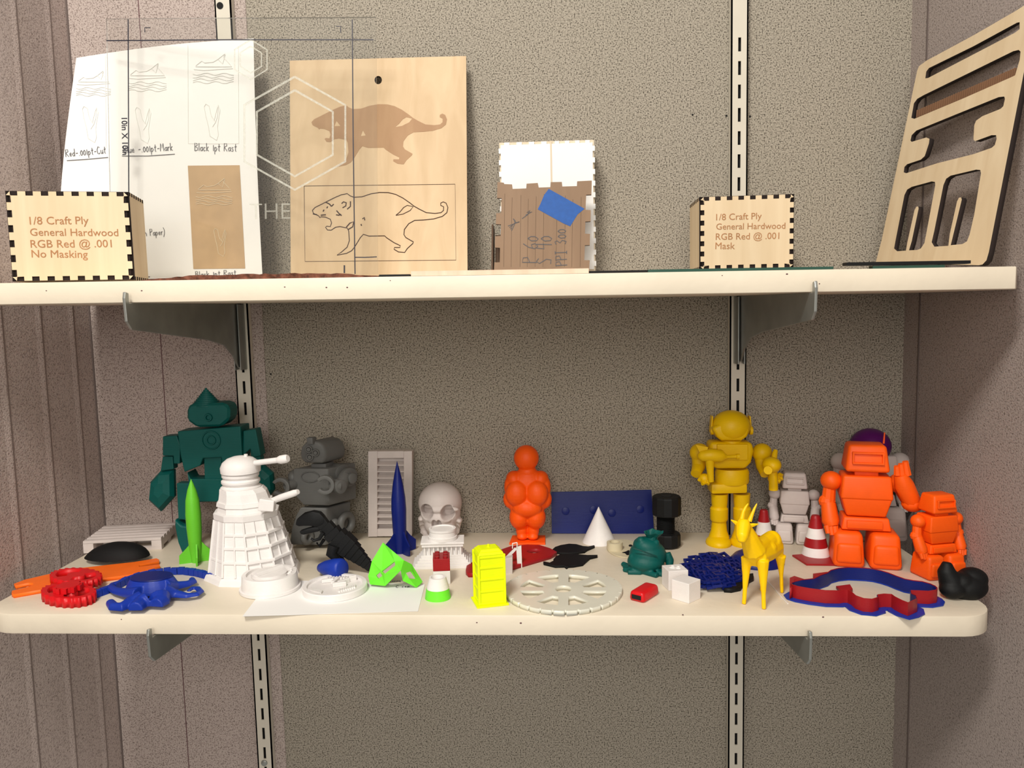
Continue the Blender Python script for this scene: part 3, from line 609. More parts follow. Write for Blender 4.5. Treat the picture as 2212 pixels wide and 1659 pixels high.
lying('grey_glass_offcut','small grey glass offcut under the thin black acrylic piece','glass offcut',1885,2040,-.277,-.268,.0003,.0030,GGLASS)
# ================================================================== LOWER SHELF
def zs(x): return TL_*x
def flatpts(P,h=0): return [S(u,v,h) for u,v in P]
UPN=Vector((-TL_,0,1)).normalized()
def flat(name,P,h0,h1,mat,parent=None,holes=(),loc=None):
    pl=Pl(S(1100,1250,0),(1,0,TL_),(0,1,0))   # n up
    def q(u,v):
        p=S(u,v,h1)-pl.O; return (p.dot(pl.ex),p.dot(pl.ey))
    return slab(name,pl,[[q(*a) for a in P]]+[[q(*a) for a in H] for H in holes],h1-h0,mat,parent,loc=loc,c=h1,px=False)
def elp(cx,cy,a,b,n=28,rot=0,a0=0,a1=2*PI): return [(cx+a*math.cos(t)*math.cos(rot)-b*math.sin(t)*math.sin(rot),cy+a*math.cos(t)*math.sin(rot)+b*math.sin(t)*math.cos(rot)) for t in [a0+(a1-a0)*i/n for i in range(n)]]
def ring(nm,c,axis,R_,r_,mat,par,n=22,tr=1):
    m=M(); axis=Vector(axis).normalized(); a=axis.orthogonal().normalized(); b=axis.cross(a)
    m.rings([[c+(a*math.cos(w_)+b*math.sin(w_))*(R_+r_*math.cos(q))+axis*r_*math.sin(q) for q in [2*PI*j/8 for j in range(8)]] for w_ in [2*PI*k*tr/n for k in range(n+1)]],False if tr==1 else True); return m.build(nm,mat,par,smooth=60)
# ---- white pallet
h=.0155; A=S(180,1196); B_=S(349,1187); ex=(B_-A); ex.z=0; W=ex.length; ex.normalize(); ey=Vector((-ex.y,ex.x,0))
bk=S(212,1135,h); Dp=(bk-A).dot(ey); t=thing('pallet','small white slatted pallet at the back left of the lower shelf','pallet',A+ex*W/2+ey*Dp/2)
Xp=lambda a,b,c: A+ex*a+ey*b+Vector((0,0,c+TL_*(ex.x*a)))
for i in range(6):
    y0=Dp*i/6+.001; M().box(0,W,y0,y0+Dp/6-.0035,h-.0035,h,Xp).build('top_slat',WHITE2,t,smooth=0,bevel=.0004)
for a in (0,.455*W,W-.012): M().box(a,a+.012,0.001,Dp-.0025,.0035,h-.0036,Xp).build('stringer',WHITE2,t,smooth=0)
for b in (0.001,Dp*.45,Dp-.0125): M().box(0,W,b,b+.010,0,.0034,Xp).build('bottom_slat',WHITE2,t,smooth=0)
# ---- black dome shell
f=Fr(252,1214); t=thing('black_shell','black domed shell with a short stem lying in front of the white pallet','shell',f.B)
m=M(); f.e(m,252,1213,74,42,8,42,rot=-.10,n=28); m.build('dome',BLACKB,t,smooth=60,bevel=0,cutz=f.B.z+.0004)
m=M(); f.rod(m,[(192,1211,-2),(172,1216,-6),(151,1220,-8)],[8,6,4.5]); m.build('stem',BLACKB,t,smooth=60,cutz=f.B.z+.0004)
# ---- orange double fork
o=flat('double_fork',[(30,1261),(54,1252),(110,1239),(172,1227),(235,1220),(289,1214),(338,1206),(344,1209),(343,1213),(300,1220),(300,1224),(344,1219),(346,1223),(277,1242),(181,1254),(103,1271),(30,1284),(25,1281),(26,1276),(66,1266),(73,1262),(70,1259),(60,1259),(34,1265)],.0,.0042,ORGF,loc=S(170,1245))
tag(o,'long flat orange strip with a forked slot at each end under the red gears','fork piece')
# ---- red gears
def spider(name,cx,cy,a,b,h0,h1,parent,rot,teeth=22,holes=3):
    P=[]
    for i in range(teeth*4):
        t_=2*PI*i/(teeth*4); r=1.0 if (i%4)<2 else .92
        P.append((cx+a*r*math.cos(t_+rot)*1,cy+b*r*math.sin(t_+rot)))
    H=[]
    for k in range(holes):
        a0=rot+2*PI*k/holes+.42; a1=rot+2*PI*(k+1)/holes-.42
        q=[(cx+a*.78*math.cos(t_),cy+b*.78*math.sin(t_)) for t_ in [a0+(a1-a0)*i/8 for i in range(9)]]+[(cx+a*.34*math.cos(t_),cy+b*.34*math.sin(t_)) for t_ in [a1+(a0-a1)*i/5 for i in range(6)]]
        H.append(q)
    return flat(name,P,h0,h1,RED,parent,H)
t=thing('red_gears','pair of bright red spoked gears at the left end of the lower shelf','gears',S(150,1290))
spider('gear',148,1275,60,18,0,.0105,t,-.85,holes=2); spider('gear',164,1241,57,15.5,.0046,.0140,t,-.85,holes=2)
m=M(); p=S(150,1296); m.lathe(p,[(.0106,.0110),(.0165,.0110)],24); m.build('hub',RED,t)
p=S(150,1296); m=M()
for k in range(10): a=2*PI*k/10; q=p+Vector((.0118*math.cos(a),.0118*math.sin(a),.0107)); m.box(q.x-.0018,q.x+.0018,q.y-.0018,q.y+.0018,q.z,q.z+.0055)
o=m.build('hub_teeth',RED,t,smooth=0); o['kind']='stuff'
# ---- blue link strip
path=[(204,1292),(226,1284),(250,1274),(272,1262),(300,1252),(330,1245),(362,1241),(396,1240),(425,1244),(452,1251),(480,1257),(508,1262)]
t=thing('blue_link_strip','long curved strip of dark blue hinged links behind the blue octopus','link strip',S(360,1242))
W3=[S(u,v) for u,v in path]; L=[0]
for i in range(1,len(W3)): L.append(L[-1]+(W3[i]-W3[i-1]).length)
def along(d):
    for i in range(1,len(W3)):
        if d<=L[i]: k=(d-L[i-1])/(L[i]-L[i-1]); return W3[i-1].lerp(W3[i],k),(W3[i]-W3[i-1]).normalized()
    return W3[-1],(W3[-1]-W3[-2]).normalized()
n=24; lk=L[-1]/n
for i in range(n):
    p,d=along((i+.5)*lk); nn=Vector((-d.y,d.x,0)); hh=.0075+.0004*(i%2)
    m=M(); X=lambda a,b,c: p+d*a+nn*b+Vector((0,0,c)); m.box(-lk*.47,lk*.47,-.0028,.0028,0,hh,X); m.box(-lk*.2,lk*.2,.0028,.0042,.001,hh-.001,X); m.build('link',BLUE,t,smooth=0,bevel=.0004)
# ---- blue octopus
f=Fr(330,1290); t=thing('blue_octopus','bright blue flat-topped octopus with curled arms near the left shelf front','octopus',f.B)
m=M(); Z=lambda u,v,h: S(u,v,h)
m.lathe(S(330,1282),[(.0006,.024),(.006,.025),(.013,.022),(.0185,.019)],28,sq=(1.15,.85))
def arm(P,r): m.tube([S(u,v,h) for u,v,h in P],r,12)
arm([(300,1284,.008),(275,1283,.006),(253,1279,.005),(240,1272,.0045),(243,1266,.0042),(256,1262,.004)],[.008,.006,.005,.0046,.0042,.004])
arm([(305,1294,.008),(282,1304,.0065),(262,1314,.006),(246,1312,.006),(238,1302,.007)],[.009,.0075,.006,.0055,.0045])
arm([(320,1298,.008),(304,1306,.006),(292,1317,.0055)],[.010,.0085,.0075])
arm([(345,1292,.008),(347,1302,.006),(337,1309,.0055)],[.011,.009,.0075])
arm([(355,1280,.009),(380,1286,.005),(405,1290,.004),(425,1287,.004),(434,1280,.004),(428,1273,.004),(415,1273,.004),(407,1279,.004)],[.010,.006,.0045,.004,.0038,.0036,.0032,.0026])
arm([(355,1270,.010),(380,1268,.006),(405,1264,.005),(418,1258,.005),(414,1252,.006)],[.009,.006,.005,.0042,.0035])
m.build('body',BLUE,t,voxel=.0009,sm=6,cutz=f.B.z+.0002)
m=M(); m.lathe(S(330,1282)+Vector((0,0,.0187)),[(0,.0195),(.0008,.0190)],32,sq=(1.15,.85)); m.build('flat_top',NAVY,t)
# ---- teal robot
f=Fr(440,1188); t=thing('toy_robot','tall dark teal toy robot with a pointed stepped head at back left','toy robot',f.B)
m=M(); f.pris(m,[(403,882),(412,872),(484,870),(496,880),(495,906),(477,922),(424,923),(403,908)],-22,26); m.build('head',TEAL,t,smooth=0,bevel=.003,seg=1)
m=M(); pf=[]; 
for i in range(10): v0=876-4*i; r=34-3.6*i; pf+=[(v0,r+1),(v0-2,r+1),(v0-2.2,r-1.6)]
f.lat(m,447,pf+[(838,.5)],2,28,sq=(.92,.75)); m.build('pointed_cap',TEAL,t,smooth=0)
m=M(); c=f.p(450,902,-24); R=[[c+Vector(((6.5+2*math.cos(b))*f.s*math.cos(a),-2*f.s*math.sin(b),(6.5+2*math.cos(b))*f.s*math.sin(a))) for b in [2*PI*j/6 for j in range(6)]] for a in [2*PI*k/20 for k in range(21)]]; m.rings(R,False); m.build('eye_ring',TEAL,t,smooth=60)
m=M(); f.pris(m,[(383,932),(519,921),(523,985),(508,1019),(480,1019),(478,988),(438,990),(432,1006),(398,1020),(390,985)],-24,28); m.build('chest',TEAL,t,smooth=0,bevel=.0012)
for rr_ in (19,9):
    m=M(); c=f.p(456,951,-25); R=[[c+Vector(((rr_+1.5*math.cos(b))*f.s*math.cos(a),-1.5*f.s*math.sin(b),(rr_+1.5*math.cos(b))*f.s*math.sin(a))) for b in [2*PI*j/6 for j in range(6)]] for a in [2*PI*k/24 for k in range(25)]]; m.rings(R,False); m.build('chest_ring',TEAL,t,smooth=60)
m=M(); f.pris(m,[(440,988),(478,986),(480,1040),(442,1040)],-16,18); m.build('waist',TEAL,t,smooth=0,bevel=.001)
m=M(); f.pris(m,[(404,1020),(412,1035),(505,1035),(510,1018),(505,1075),(478,1084),(432,1084),(410,1060)],-20,22); m.build('hips',TEAL,t,smooth=0,bevel=.001)
for pts,nm,d0,d1 in (([(351,943),(382,941),(389,962),(388,1002),(375,1002),(374,985),(351,985)],'shoulder',-16,16),([(351,986),(373,986),(375,1014),(346,1018)],'forearm',-11,11),([(525,931),(552,927),(563,985),(548,988),(540,970),(524,985)],'shoulder',-16,16),([(540,972),(562,985),(566,1012),(546,1010)],'forearm',-11,11)):
    m=M(); f.pris(m,pts,d0,d1); m.build(nm,TEAL,t,smooth=0,bevel=.0012)
for pts in ([(348,1017),(377,1014),(378,1072),(349,1104),(323,1080),(327,1040)],[(548,1010),(570,1004),(590,1022),(593,1058),(575,1082),(552,1060)]):
    P0=[f.p(u,v,0) for u,v in pts]; c=sum(P0,Vector())/6; m=M(); R=[]
    for dd,k in ((-18,.35),(-13,.8),(-3,1),(6,1),(14,.7)): R.append([c+(p-c)*k+Vector((0,dd*f.s,0)) for p in P0])
    m.rings(R); m.build('hand',TEAL,t,smooth=0)
m=M(); f.pris(m,[(381,1044),(411,1044),(409,1124),(385,1122)],-12,12); m.build('leg',TEAL,t,smooth=0,bevel=.001)
m=M(); f.pris(m,[(377,1122),(392,1136),(411,1138),(411,1192),(394,1197),(384,1172),(378,1140)],-18,14); m.build('boot',TEAL,t,smooth=0,bevel=.002)
m=M(); f.pris(m,[(470,1084),(500,1080),(500,1124),(474,1124)],-12,12); m.build('leg',TEAL,t,smooth=0,bevel=.001)
m=M(); f.pris(m,[(468,1122),(504,1122),(512,1170),(500,1190),(470,1190)],-18,14); m.build('boot',TEAL,t,smooth=0,bevel=.002)
m=M(); f.pris(m,[(394,1060),(500,1060),(500,1082),(394,1086)],-10,10); m.build('hip_bar',TEAL,t,smooth=0)
# ---- rockets
def rocket(label,u,prof,fins,mat,fm=None):
    f=Fr(u,prof[0][0]); t=thing('toy_rocket',label,'toy rocket',f.B); m=M(); f.lat(m,u,prof,0,36); m.build('rocket_body',mat,t,smooth=50)
    c=lambda r,v,a: f.p(u,v,0)+Vector((r*f.s*math.cos(a),r*f.s*math.sin(a),0))
    for k in range(4):
        a=fins[0]+k*PI/2; P=[c(r,v,a) for r,v in fins[1]]; nn=Vector((-math.sin(a),math.cos(a),0))*f.s*1.6
        m=M(); m.prism([p-nn for p in P],nn*2); m.build('fin',mat,t,smooth=0)
rocket('bright green toy rocket with four fins in front of the teal robot',424,[(1214,9),(1180,13),(1140,15.5),(1110,16),(1080,14),(1058,9),(1044,4),(1035,.4)],(.45,[(8,1168),(20,1182),(34,1196),(34,1214),(8,1214)]),GREEN2)
rocket('dark blue toy rocket with four fins beside the white skull',865,[(1194,11),(1150,14.5),(1100,16),(1075,15),(1045,11),(1020,6),(1008,3),(996,.4)],(.7,[(12,1145),(24,1160),(38,1172),(38,1192),(12,1198)]),NAVY)
# ---- white conical robot (plain)
f=Fr(548,1236); t=thing('domed_toy_robot','large glossy white cone-bodied toy robot with domed head and pointing rods','toy robot',f.B)
yaw=.25
def oct_(u,v,r,d=0,sx=1.): 
    c=f.p(u,v,d); return [c+Vector((r*f.s*sx*math.cos(a+yaw),r*f.s*.95*math.sin(a+yaw),0)) for a in [2*PI*k/10+.3 for k in range(10)]]
f.B=f.B
m=M(); m.rings([oct_(547,1240,104),oct_(547,1226,98),oct_(547,1222,94)]); m.build('plinth',WHITE,t,smooth=0)
m=M(); m.rings([oct_(547,1222,90),oct_(542,1185,82),oct_(537,1150,74),oct_(533,1112,66)]); m.build('skirt',WHITE,t,smooth=0)
for v,r in ((1138,71.5),(1164,77.5),(1192,84)):
    m=M(); m.rings([oct_(537+(v-1112)*.12,v+3,r+3.2),oct_(537+(v-1112)*.12,v-3,r+2.2)]); m.build('horizontal_band',WHITE,t,smooth=0,bevel=.0006)
A_=oct_(547,1221,91.5); B2=oct_(533,1113,67.5)
for k in range(10):
    if A_[k].y>f.B.y+.03: continue
    M().cyl(A_[k],B2[k],2.6*f.s,2.2*f.s,8).build('corner_rib',WHITE,t)
    a0=A_[k].lerp(A_[(k+1)%10],.5); b0=B2[k].lerp(B2[(k+1)%10],.5)
    M().cyl(a0,b0,2*f.s,1.6*f.s,8).build('panel_rib',WHITE,t)
m=M(); m.rings([oct_(533,1112,68),oct_(533,1100,69),oct_(532,1098,62)]); m.build('waist_band',WHITE,t,smooth=0)
m=M(); m.rings([oct_(532,1098,60),oct_(526,1060,50),oct_(522,1052,46)]); m.build('shoulder_section',WHITE,t,smooth=0)
m=M(); m.rings([oct_(530,1086,60),oct_(529,1078,58)]); m.build('shoulder_band',WHITE,t,smooth=0)
m=M(); f.lat(m,521,[(1054,42),(1050,42),(1046,36),(1040,40),(1036,40),(1032,35),(1027,38.5),(1022,38.5),(1019,34)],0,24); m.build('neck_rings',WHITE,t,smooth=30)
m=M(); f.lat(m,520,[(1019,41),(1008,41.5),(998,37),(990,27),(986,15),(984,.5)],0,32); m.build('dome',WHITE,t,smooth=50)
m=M(); f.rod(m,[(531,988,0),(531,981,0)],4); m.build('top_knob',WHITE,t)
m=M(); f.rod(m,[(551,1000,-20),(600,994,-36)],[6,6],16); m.build('snout_rod',WHITE,t,smooth=40)
m=M(); f.rod(m,[(600,994,-36),(606,993,-38),(618,991,-42),(622,990,-43)],[6.5,9,9,7],20); m.build('rod_tip',WHITE,t,smooth=40)
m=M(); f.rod(m,[(578,1086,-40),(606,1075,-55),(636,1065,-63),(644,1062,-66)],[6,7,7,5],16); m.build('pointing_rod',WHITE,t,smooth=40)
m=M(); f.pris(m,[(560,1078),(592,1082),(590,1106),(556,1104)],-62,-44); m.build('rod_box',WHITE,t,smooth=0,bevel=.001)
# ---- grey robot (turned to the left)
f=Fr(672,1178); t=thing('toy_robot','mid grey toy robot with three round eyes behind the black dinosaur','toy robot',f.B)
c6=lambda P:[(590+x/6.144,930+y/6.144) for x,y in P]
def gx(nm,P,d0,dx,dd,bv=.002):
    m=M(); m.prism([f.p(u,v,d0) for u,v in c6(P)],Vector((dx,dd,0))*f.s); return m.build(nm,GREY,t,smooth=35,bevel=bv,seg=3)
gx('lower_body',[(355,1022),(712,1032),(700,1210),(695,1528),(212,1518),(240,1300),(300,1125)],-30,38,58)
gx('torso',[(262,505),(728,508),(742,1002),(400,994),(300,880),(262,740)],-34,44,62)
gx('neck',[(500,440),(700,440),(700,520),(500,520)],-20,10,30,.001)
ghd=gx('head',[(352,300),(368,215),(420,160),(520,135),(610,155),(665,205),(692,280),(694,360),(655,440),(410,432),(362,370)],-36,30,52,.003)
gx('brow_block',[(440,95),(520,95),(528,185),(448,185)],-42,4,14,.0008)
for u,v in c6([(475,250),(565,295),(488,352)]):
    c=f.p(u,v,-37); M().cyl(c+Vector((0,.002,0)),c+Vector((0,-.002,0)),4*f.s,n=18).build('eye',GREY,ghd); ring('eye_ring',c+Vector((0,-.0012,0)),(0,-1,0),6.5*f.s,1.8*f.s,GREY,ghd)
c=f.p(670,1030,-35); m=M(); m.rings([[c+Vector(((19+1.2*math.cos(q))*f.s*math.cos(w_),-1.2*f.s*math.sin(q),(11+1.2*math.cos(q))*f.s*math.sin(w_))) for q in [2*PI*j/6 for j in range(6)]] for w_ in [2*PI*k/28 for k in range(29)]],False); m.build('chest_badge',GREY,t,smooth=60)
AX=Vector((.80,-.60,0)).normalized()
def cyx(nm,u,v,d,r,l,r1=None): c=f.p(u,v,d); m=M(); m.cyl(c-AX*l*f.s,c,r*f.s,(r1 or r)*f.s,n=28); return m.build(nm,GREY,t,smooth=35,bevel=.0008)
cyx('shoulder',742,1022,-6,19,34); cyx('shoulder_disc',757,1031,-16,20,12); cyx('shoulder_cap',763,1034,-24,11,8)
m=M(); f.rod(m,[(744,1030,-20),(736,1052,-46)],[13,13],18); m.build('upper_arm',GREY,t,smooth=50)
cyx('elbow_disc',738,1052,-62,14.5,20); m=M(); f.rod(m,[(732,1050,-58),(714,1049,-70)],[11,9],18); m.build('forearm',GREY,t,smooth=50)
def claw(u,v,d,r):
    c=f.p(u,v,d); n=22; R_=[]
    for k in range(n+1):
        a=math.radians(215-0)+math.radians(290)*k/n-math.radians(360); a=math.radians(-145)+math.radians(290)*k/n
        dr=Vector((math.cos(a),0,math.sin(a))); w_=Vector((0,1,0))
        R_.append([c+dr*(r-3.6)*f.s-w_*6*f.s,c+dr*(r+3.6)*f.s-w_*6*f.s,c+dr*(r+3.6)*f.s+w_*6*f.s,c+dr*(r-3.6)*f.s+w_*6*f.s])
    m=M(); m.rings(R_); m.build('claw_hand',GREY,t,smooth=30,bevel=.0004)
claw(703,1047,-72,16); claw(607,1052,-50,16)
m=M(); f.rod(m,[(618,1050,-48),(634,1046,-30)],[9,11],18); m.build('forearm',GREY,t,smooth=50); m=M(); f.e(m,636,1030,13,15,-14,20); m.build('shoulder',GREY,t,smooth=60)
m=M(); c=f.p(748,1130,-4)
ring('wheel',c,(.9,-.45,0),18*f.s,8*f.s,GREY,t); m=M(); f.e(m,724,1130,10,10,-18,12); m.build('axle_ball',GREY,t,smooth=60)
ring('wheel',f.p(664,1160,-44),(.9,-.5,0),11*f.s,6.5*f.s,GREY,t)
# ---- black dinosaur
f=Fr(722,1238); t=thing('toy_dinosaur','black jointed toy tyrannosaurus standing in front of the grey robot','toy dinosaur',f.B)
m=M(); f.pris(m,[(637,1135),(640,1122),(655,1110),(675,1105),(690,1108),(700,1118),(700,1132),(684,1140),(668,1137),(655,1137),(645,1138)],-9,9); m.build('head',BLACK,t,smooth=30,bevel=.002)
m=M(); f.pris(m,[(646,1148),(664,1142),(680,1138),(694,1138),(690,1148),(672,1152),(655,1156),(648,1154)],-7,7); m.build('jaw',BLACK,t,smooth=30,bevel=.0015)
sp=[(690,1126,12),(700,1138,15),(712,1150,18),(722,1162,22),(733,1172,23),(744,1181,22),(754,1189,19),(764,1197,16),(774,1206,13.5),(783,1213,11.5),(791,1220,9.5),(799,1227,7.5),(806,1234,5)]
for i in range(len(sp)-1):
    u,v,r=sp[i]; u2,v2,r2=sp[i+1]; d=Vector((u2-u,v2-v)).normalized(); q=lambda uu,vv,rr_: [(uu-d.y*rr_,vv+d.x*rr_),(uu+d.y*rr_,vv-d.x*rr_)]
    a=q(u,v,r); b=q(u2+d.x*1,v2+d.y*1,r*.93); wv_=max(3,r*.62)
    m=M(); f.pris(m,[a[0],a[1],b[1],b[0]],-wv_,wv_); m.build('body_segment' if i<6 else 'tail_segment',BLACK,t,smooth=0,bevel=.0005)
for d0,du in ((-16,0),(8,8)):
    m=M(); f.rod(m,[(722+du,1178,d0+4),(716+du,1196,d0+2),(730+du,1212,d0+2),(722+du,1232,d0)],[13,12,8,6]); m.build('leg',BLACK,t,smooth=40)
    m=M(); f.pris(m,[(705+du,1236),(708+du,1228),(728+du,1228),(738+du,1234),(738+du,1239),(705+du,1239)],d0-6,d0+7); m.build('foot',BLACK,t,smooth=0,bevel=.001)
for d0 in (-14,12):
    m=M(); f.rod(m,[(698,1150,d0),(690,1164,d0-1),(678,1168,d0-2),(672,1163,d0-3)],[4.5,4,3,2.5],8); m.build('arm',BLACK,t,smooth=40)
m=M(); f.rod(m,[(700,1165,0),(690,1180,-2),(684,1172,-3)],[4,3,2],8); m.build('belly_piece',BLACK,t)
# ---- white round cutter and white relief disc on paper sheet
o=flat('paper_slip',[(524,1331),(903,1320),(918,1262),(585,1252)],.0002,.0006,PAPER,loc=S(720,1295)); tag(o,'blank white paper slip at the shelf front under the two round white pieces','paper'); ps=o
plS=Pl(S(860,1262,.0007),(1,0,TL_),(0,1,0))
handwrite('handwriting',plS,'C..cea',(855,1270),(885,1269),.0006,PENC,ps,1.3); handwrite('handwriting',plS,'Greeung',(840,1258),(866,1256),.0006,PENC,ps,1.3)
HB=.0186
def disc(label,u,vb,ru,h,relief,base=0):
    c=S(u,vb,.0007); s_=(c-CAM).dot(Fv)/FPX; R_=ru*s_; t=thing('printed_disc',label,'printed disc',c)
    return c,s_,R_,t
c,s_,R_,t=disc('tall round white stamp with an oval raised bar on top at the paper edge',584,1271,64,.02,0)
m=M(); m.lathe(c,[(0,R_),(.003,R_),(.0032,R_*.93),(.0165,R_*.90),(.0175,R_*.88),(.0175,R_*.76),(.0145,R_*.75)],48); m.build('cutter_body',WHITE,t,smooth=30)
def onc(a,b,h): return c+Vector((a*R_,b*R_,h+TL_*a*R_))
m=M(); m.lathe(onc(0,0,.0148),[(0,R_*.60),(.0035,R_*.58),(.0037,R_*.52)],36,sq=(1,.95)); m.build('raised_oval',WHITE,t,smooth=30)
m=M(); m.tube([onc(-.3,-.42,.0188),onc(.28,.45,.0188)],.0035,10); m.build('grip_bar',WHITE,t)
for a in (-.15,.1,.35): m=M(); m.tube([onc(.66*math.cos(a),.66*math.sin(a),.0165),onc(.72*math.cos(a+.12),.72*math.sin(a+.12),.0180)],.0018,8); m.build('relief_bead',WHITE,t)
c,s_,R_,t=disc('flat white disc with ribbed face-like relief lying on the paper slip',724,1276,69,.01,0)
m=M(); m.lathe(c,[(0,R_*.99),(.0065,R_),(.0075,R_*.98),(.0075,R_*.86),(.0050,R_*.85)],48); dbd=m.build('disc_body',WHITE,t,smooth=30)
for k in range(9): x=-.72+.055*k; y=-.25-.03*k; m=M(); m.tube([onc(x,y,.006),onc(x+.015,y-.22,.006)],.0013,8); m.build('relief_rib',WHITE,dbd)
for k in range(8): x=.25+.055*k; y=-.36+.05*k; m=M(); m.tube([onc(x,y,.006),onc(x+.03,y-.2,.006)],.0013,8); m.build('relief_rib',WHITE,dbd)
for k in range(9): x=-.42+.09*k; m=M(); m.tube([onc(x,.62,.006),onc(x+.02,.78,.006)],.0013,8); m.build('relief_rib',WHITE,dbd)
for a,b,c2,d2,hh in ((-.5,.28,-.15,.42,.009),(-.1,.1,-.05,.5,.009),(-.05,-.1,.35,.05,.010),(.1,.05,.35,.38,.010),(.35,.4,.55,.55,.011)):
    m=M(); X2=lambda x,y,z: onc(a+(c2-a)*x-(d2-b)*y*.3,b+(d2-b)*x+(c2-a)*y*.3,z); m.box(0,1,-.5,.5,.005,hh,X2); m.build('relief_block',WHITE,dbd,smooth=0,bevel=.0008)
# ---- blue pear
f=Fr(722,1245); t=thing('blue_bulb','small blue bulb-shaped piece lying on its side in front of dinosaur','bulb',f.B)
a=f.p(686,1226,8); b=f.p(738,1229,-26); ax=(b-a).normalized(); Lg=(b-a).length
b2=Vector((b.x,b.y,f.B.z+21.5*f.s)); 
m=M(); m.lathe(a,[(0,1*f.s),(.04*Lg,3*f.s),(.10*Lg,9*f.s),(.35*Lg,16*f.s),(.7*Lg,21*f.s),(.95*Lg,22*f.s),(1.03*Lg,19*f.s),(1.05*Lg,17*f.s)],36,ax=ax); m.build('bulb_body',BLUE,t,smooth=50)
# ---- white louvred panel
f=Fr(845,1160); t=thing('louvred_panel','standing white louvred shutter panel behind the dark blue rocket','shutter',f.B)
for a,b,c2,d in ((795,815,975,1160),(872,890,975,1158),(815,872,975,990),(815,872,1143,1159)):
    m=M(); f.pris(m,[(a,c2),(b,c2-.5),(b,d-.5),(a,d)],-6,16); m.build('frame_member',WHITE2,t,smooth=0,bevel=.0005)
for v in (1000,1014,1028,1042,1056,1070,1084,1098,1112,1126):
    m=M(); P=[f.p(815,v+4,-5),f.p(872,v+4,-5),f.p(872,v-4,8),f.p(815,v-4,8)]; m.prism(P,(0,0,-.0013)); m.build('louvre_slat',WHITE2,t,smooth=0)
m=M(); f.pris(m,[(815,990),(872,990),(872,1143),(815,1143)],12,15); m.build('back_panel',WHITE2,t,smooth=0)
# ---- green mask
f=Fr(838,1266); t=thing('faceted_mask','bright lime green faceted mask lying at the paper edge','mask',f.B)
MV=dict(A=(828,1174,12),B=(804,1214,0),C=(796,1246,-4),D=(800,1264,-6),E=(833,1267,-16),Fp=(866,1234,-38),G=(872,1213,-10),H=(888,1221,4),I=(912,1259,4),J=(899,1271,-14),K=(870,1256,-26),e1=(826,1236,-12),e2=(853,1215,-14),e3=(855,1224,-22),e4=(831,1242,-20),h1=(876,1239,-26),h2=(888,1236,-10),h3=(899,1252,-6),h4=(884,1252,-22),k1=(813,1245,-6),k2=(822,1237,-9),k3=(827,1245,-13),k4=(818,1252,-9),M1=(845,1190,-8))
key=list(MV); VV=[f.p(*MV[k]) for k in key]
FF=[('A','B','e1'),('A','e1','e2'),('A','e2','M1'),('M1','e2','G'),('A','M1','G'),('B','C','k1'),('B','k1','k2'),('B','k2','e1'),('C','D','k4'),('C','k4','k1'),('D','E','k4'),('E','k3','k4'),('E','e4','k3'),('e4','e1','k2'),('e4','k2','k3'),('E','Fp','e4'),('e4','Fp','e3'),('e2','e3','Fp'),('e2','Fp','G'),('G','h2','Fp'),('Fp','h2','h1'),('G','H','h2'),('H','I','h3'),('H','h3','h2'),('Fp','h1','K'),('h1','h4','K'),('h4','h3','J'),('K','h4','J'),('h3','I','J')]
m=M(); m.poly(VV,[tuple(key.index(q) for q in fc) for fc in FF]); me=m.mesh(); me=bakemods(me,[('SOLIDIFY',dict(thickness=.0016,offset=0))]); zmin=min(v.co.z-TL_*v.co.x for v in me.vertices)
me.transform(Matrix.Translation((0,0,max(0,.0008-zmin)))); link('mask_shell',me,GREEN,t)
# ---- skull
f=Fr(950,1164); t=thing('toy_skull','pale white model skull standing behind the white columned pedestal','skull',f.B)
m=M(); f.e(m,951,1085,47,43,6,52,n=40); f.e(m,952,1108,43,36,-4,44,n=32); f.e(m,951,1132,34,26,-14,38,n=32); f.e(m,949,1120,27,16,-34,18); f.e(m,910,1120,7,6,-12,14); f.e(m,993,1124,6,6,-12,14); f.e(m,951,1101,40,8,-38,12); f.rod(m,[(912,1122,-8),(914,1150,-6),(925,1162,-18)],[8,7,6]); f.rod(m,[(990,1124,-8),(984,1150,-8),(972,1162,-18)],[8,8,6]); f.e(m,950,1150,26,14,-22,20)
f.rod(m,[(931,1155,10),(931,1163.6,10)],12)
me=m.mesh(); me=bakemods(me,[('REMESH',dict(mode='VOXEL',voxel_size=.0008)),('SMOOTH',dict(factor=.5,iterations=6))])
dn=[(f.p(927,1096,0),13*f.s,14*f.s,.020),(f.p(972,1097,0),12.5*f.s,14*f.s,.020),(f.p(944,1121,0),4.6*f.s,9.5*f.s,.012),(f.p(954,1121,0),4.6*f.s,9.5*f.s,.012),(f.p(916,1143,0),9*f.s,12*f.s,.005),(f.p(986,1143,0),8*f.s,12*f.s,.005)]
dent(me,[(c,rx,rz,d) for c,rx,rz,d in dn]); me=bakemods(me,[('SMOOTH',dict(factor=.5,iterations=3))])
me.shade_smooth(); crn=link('cranium',me,WHITE2,t)
for k in range(8):
    m=M(); u=934+4.6*k; m.ell(f.p(u,1146,-45+abs(k-3.5)*1.2),(2.2*f.s,2*f.s,4*f.s),n=10); m.build('tooth',WHITE2,crn)
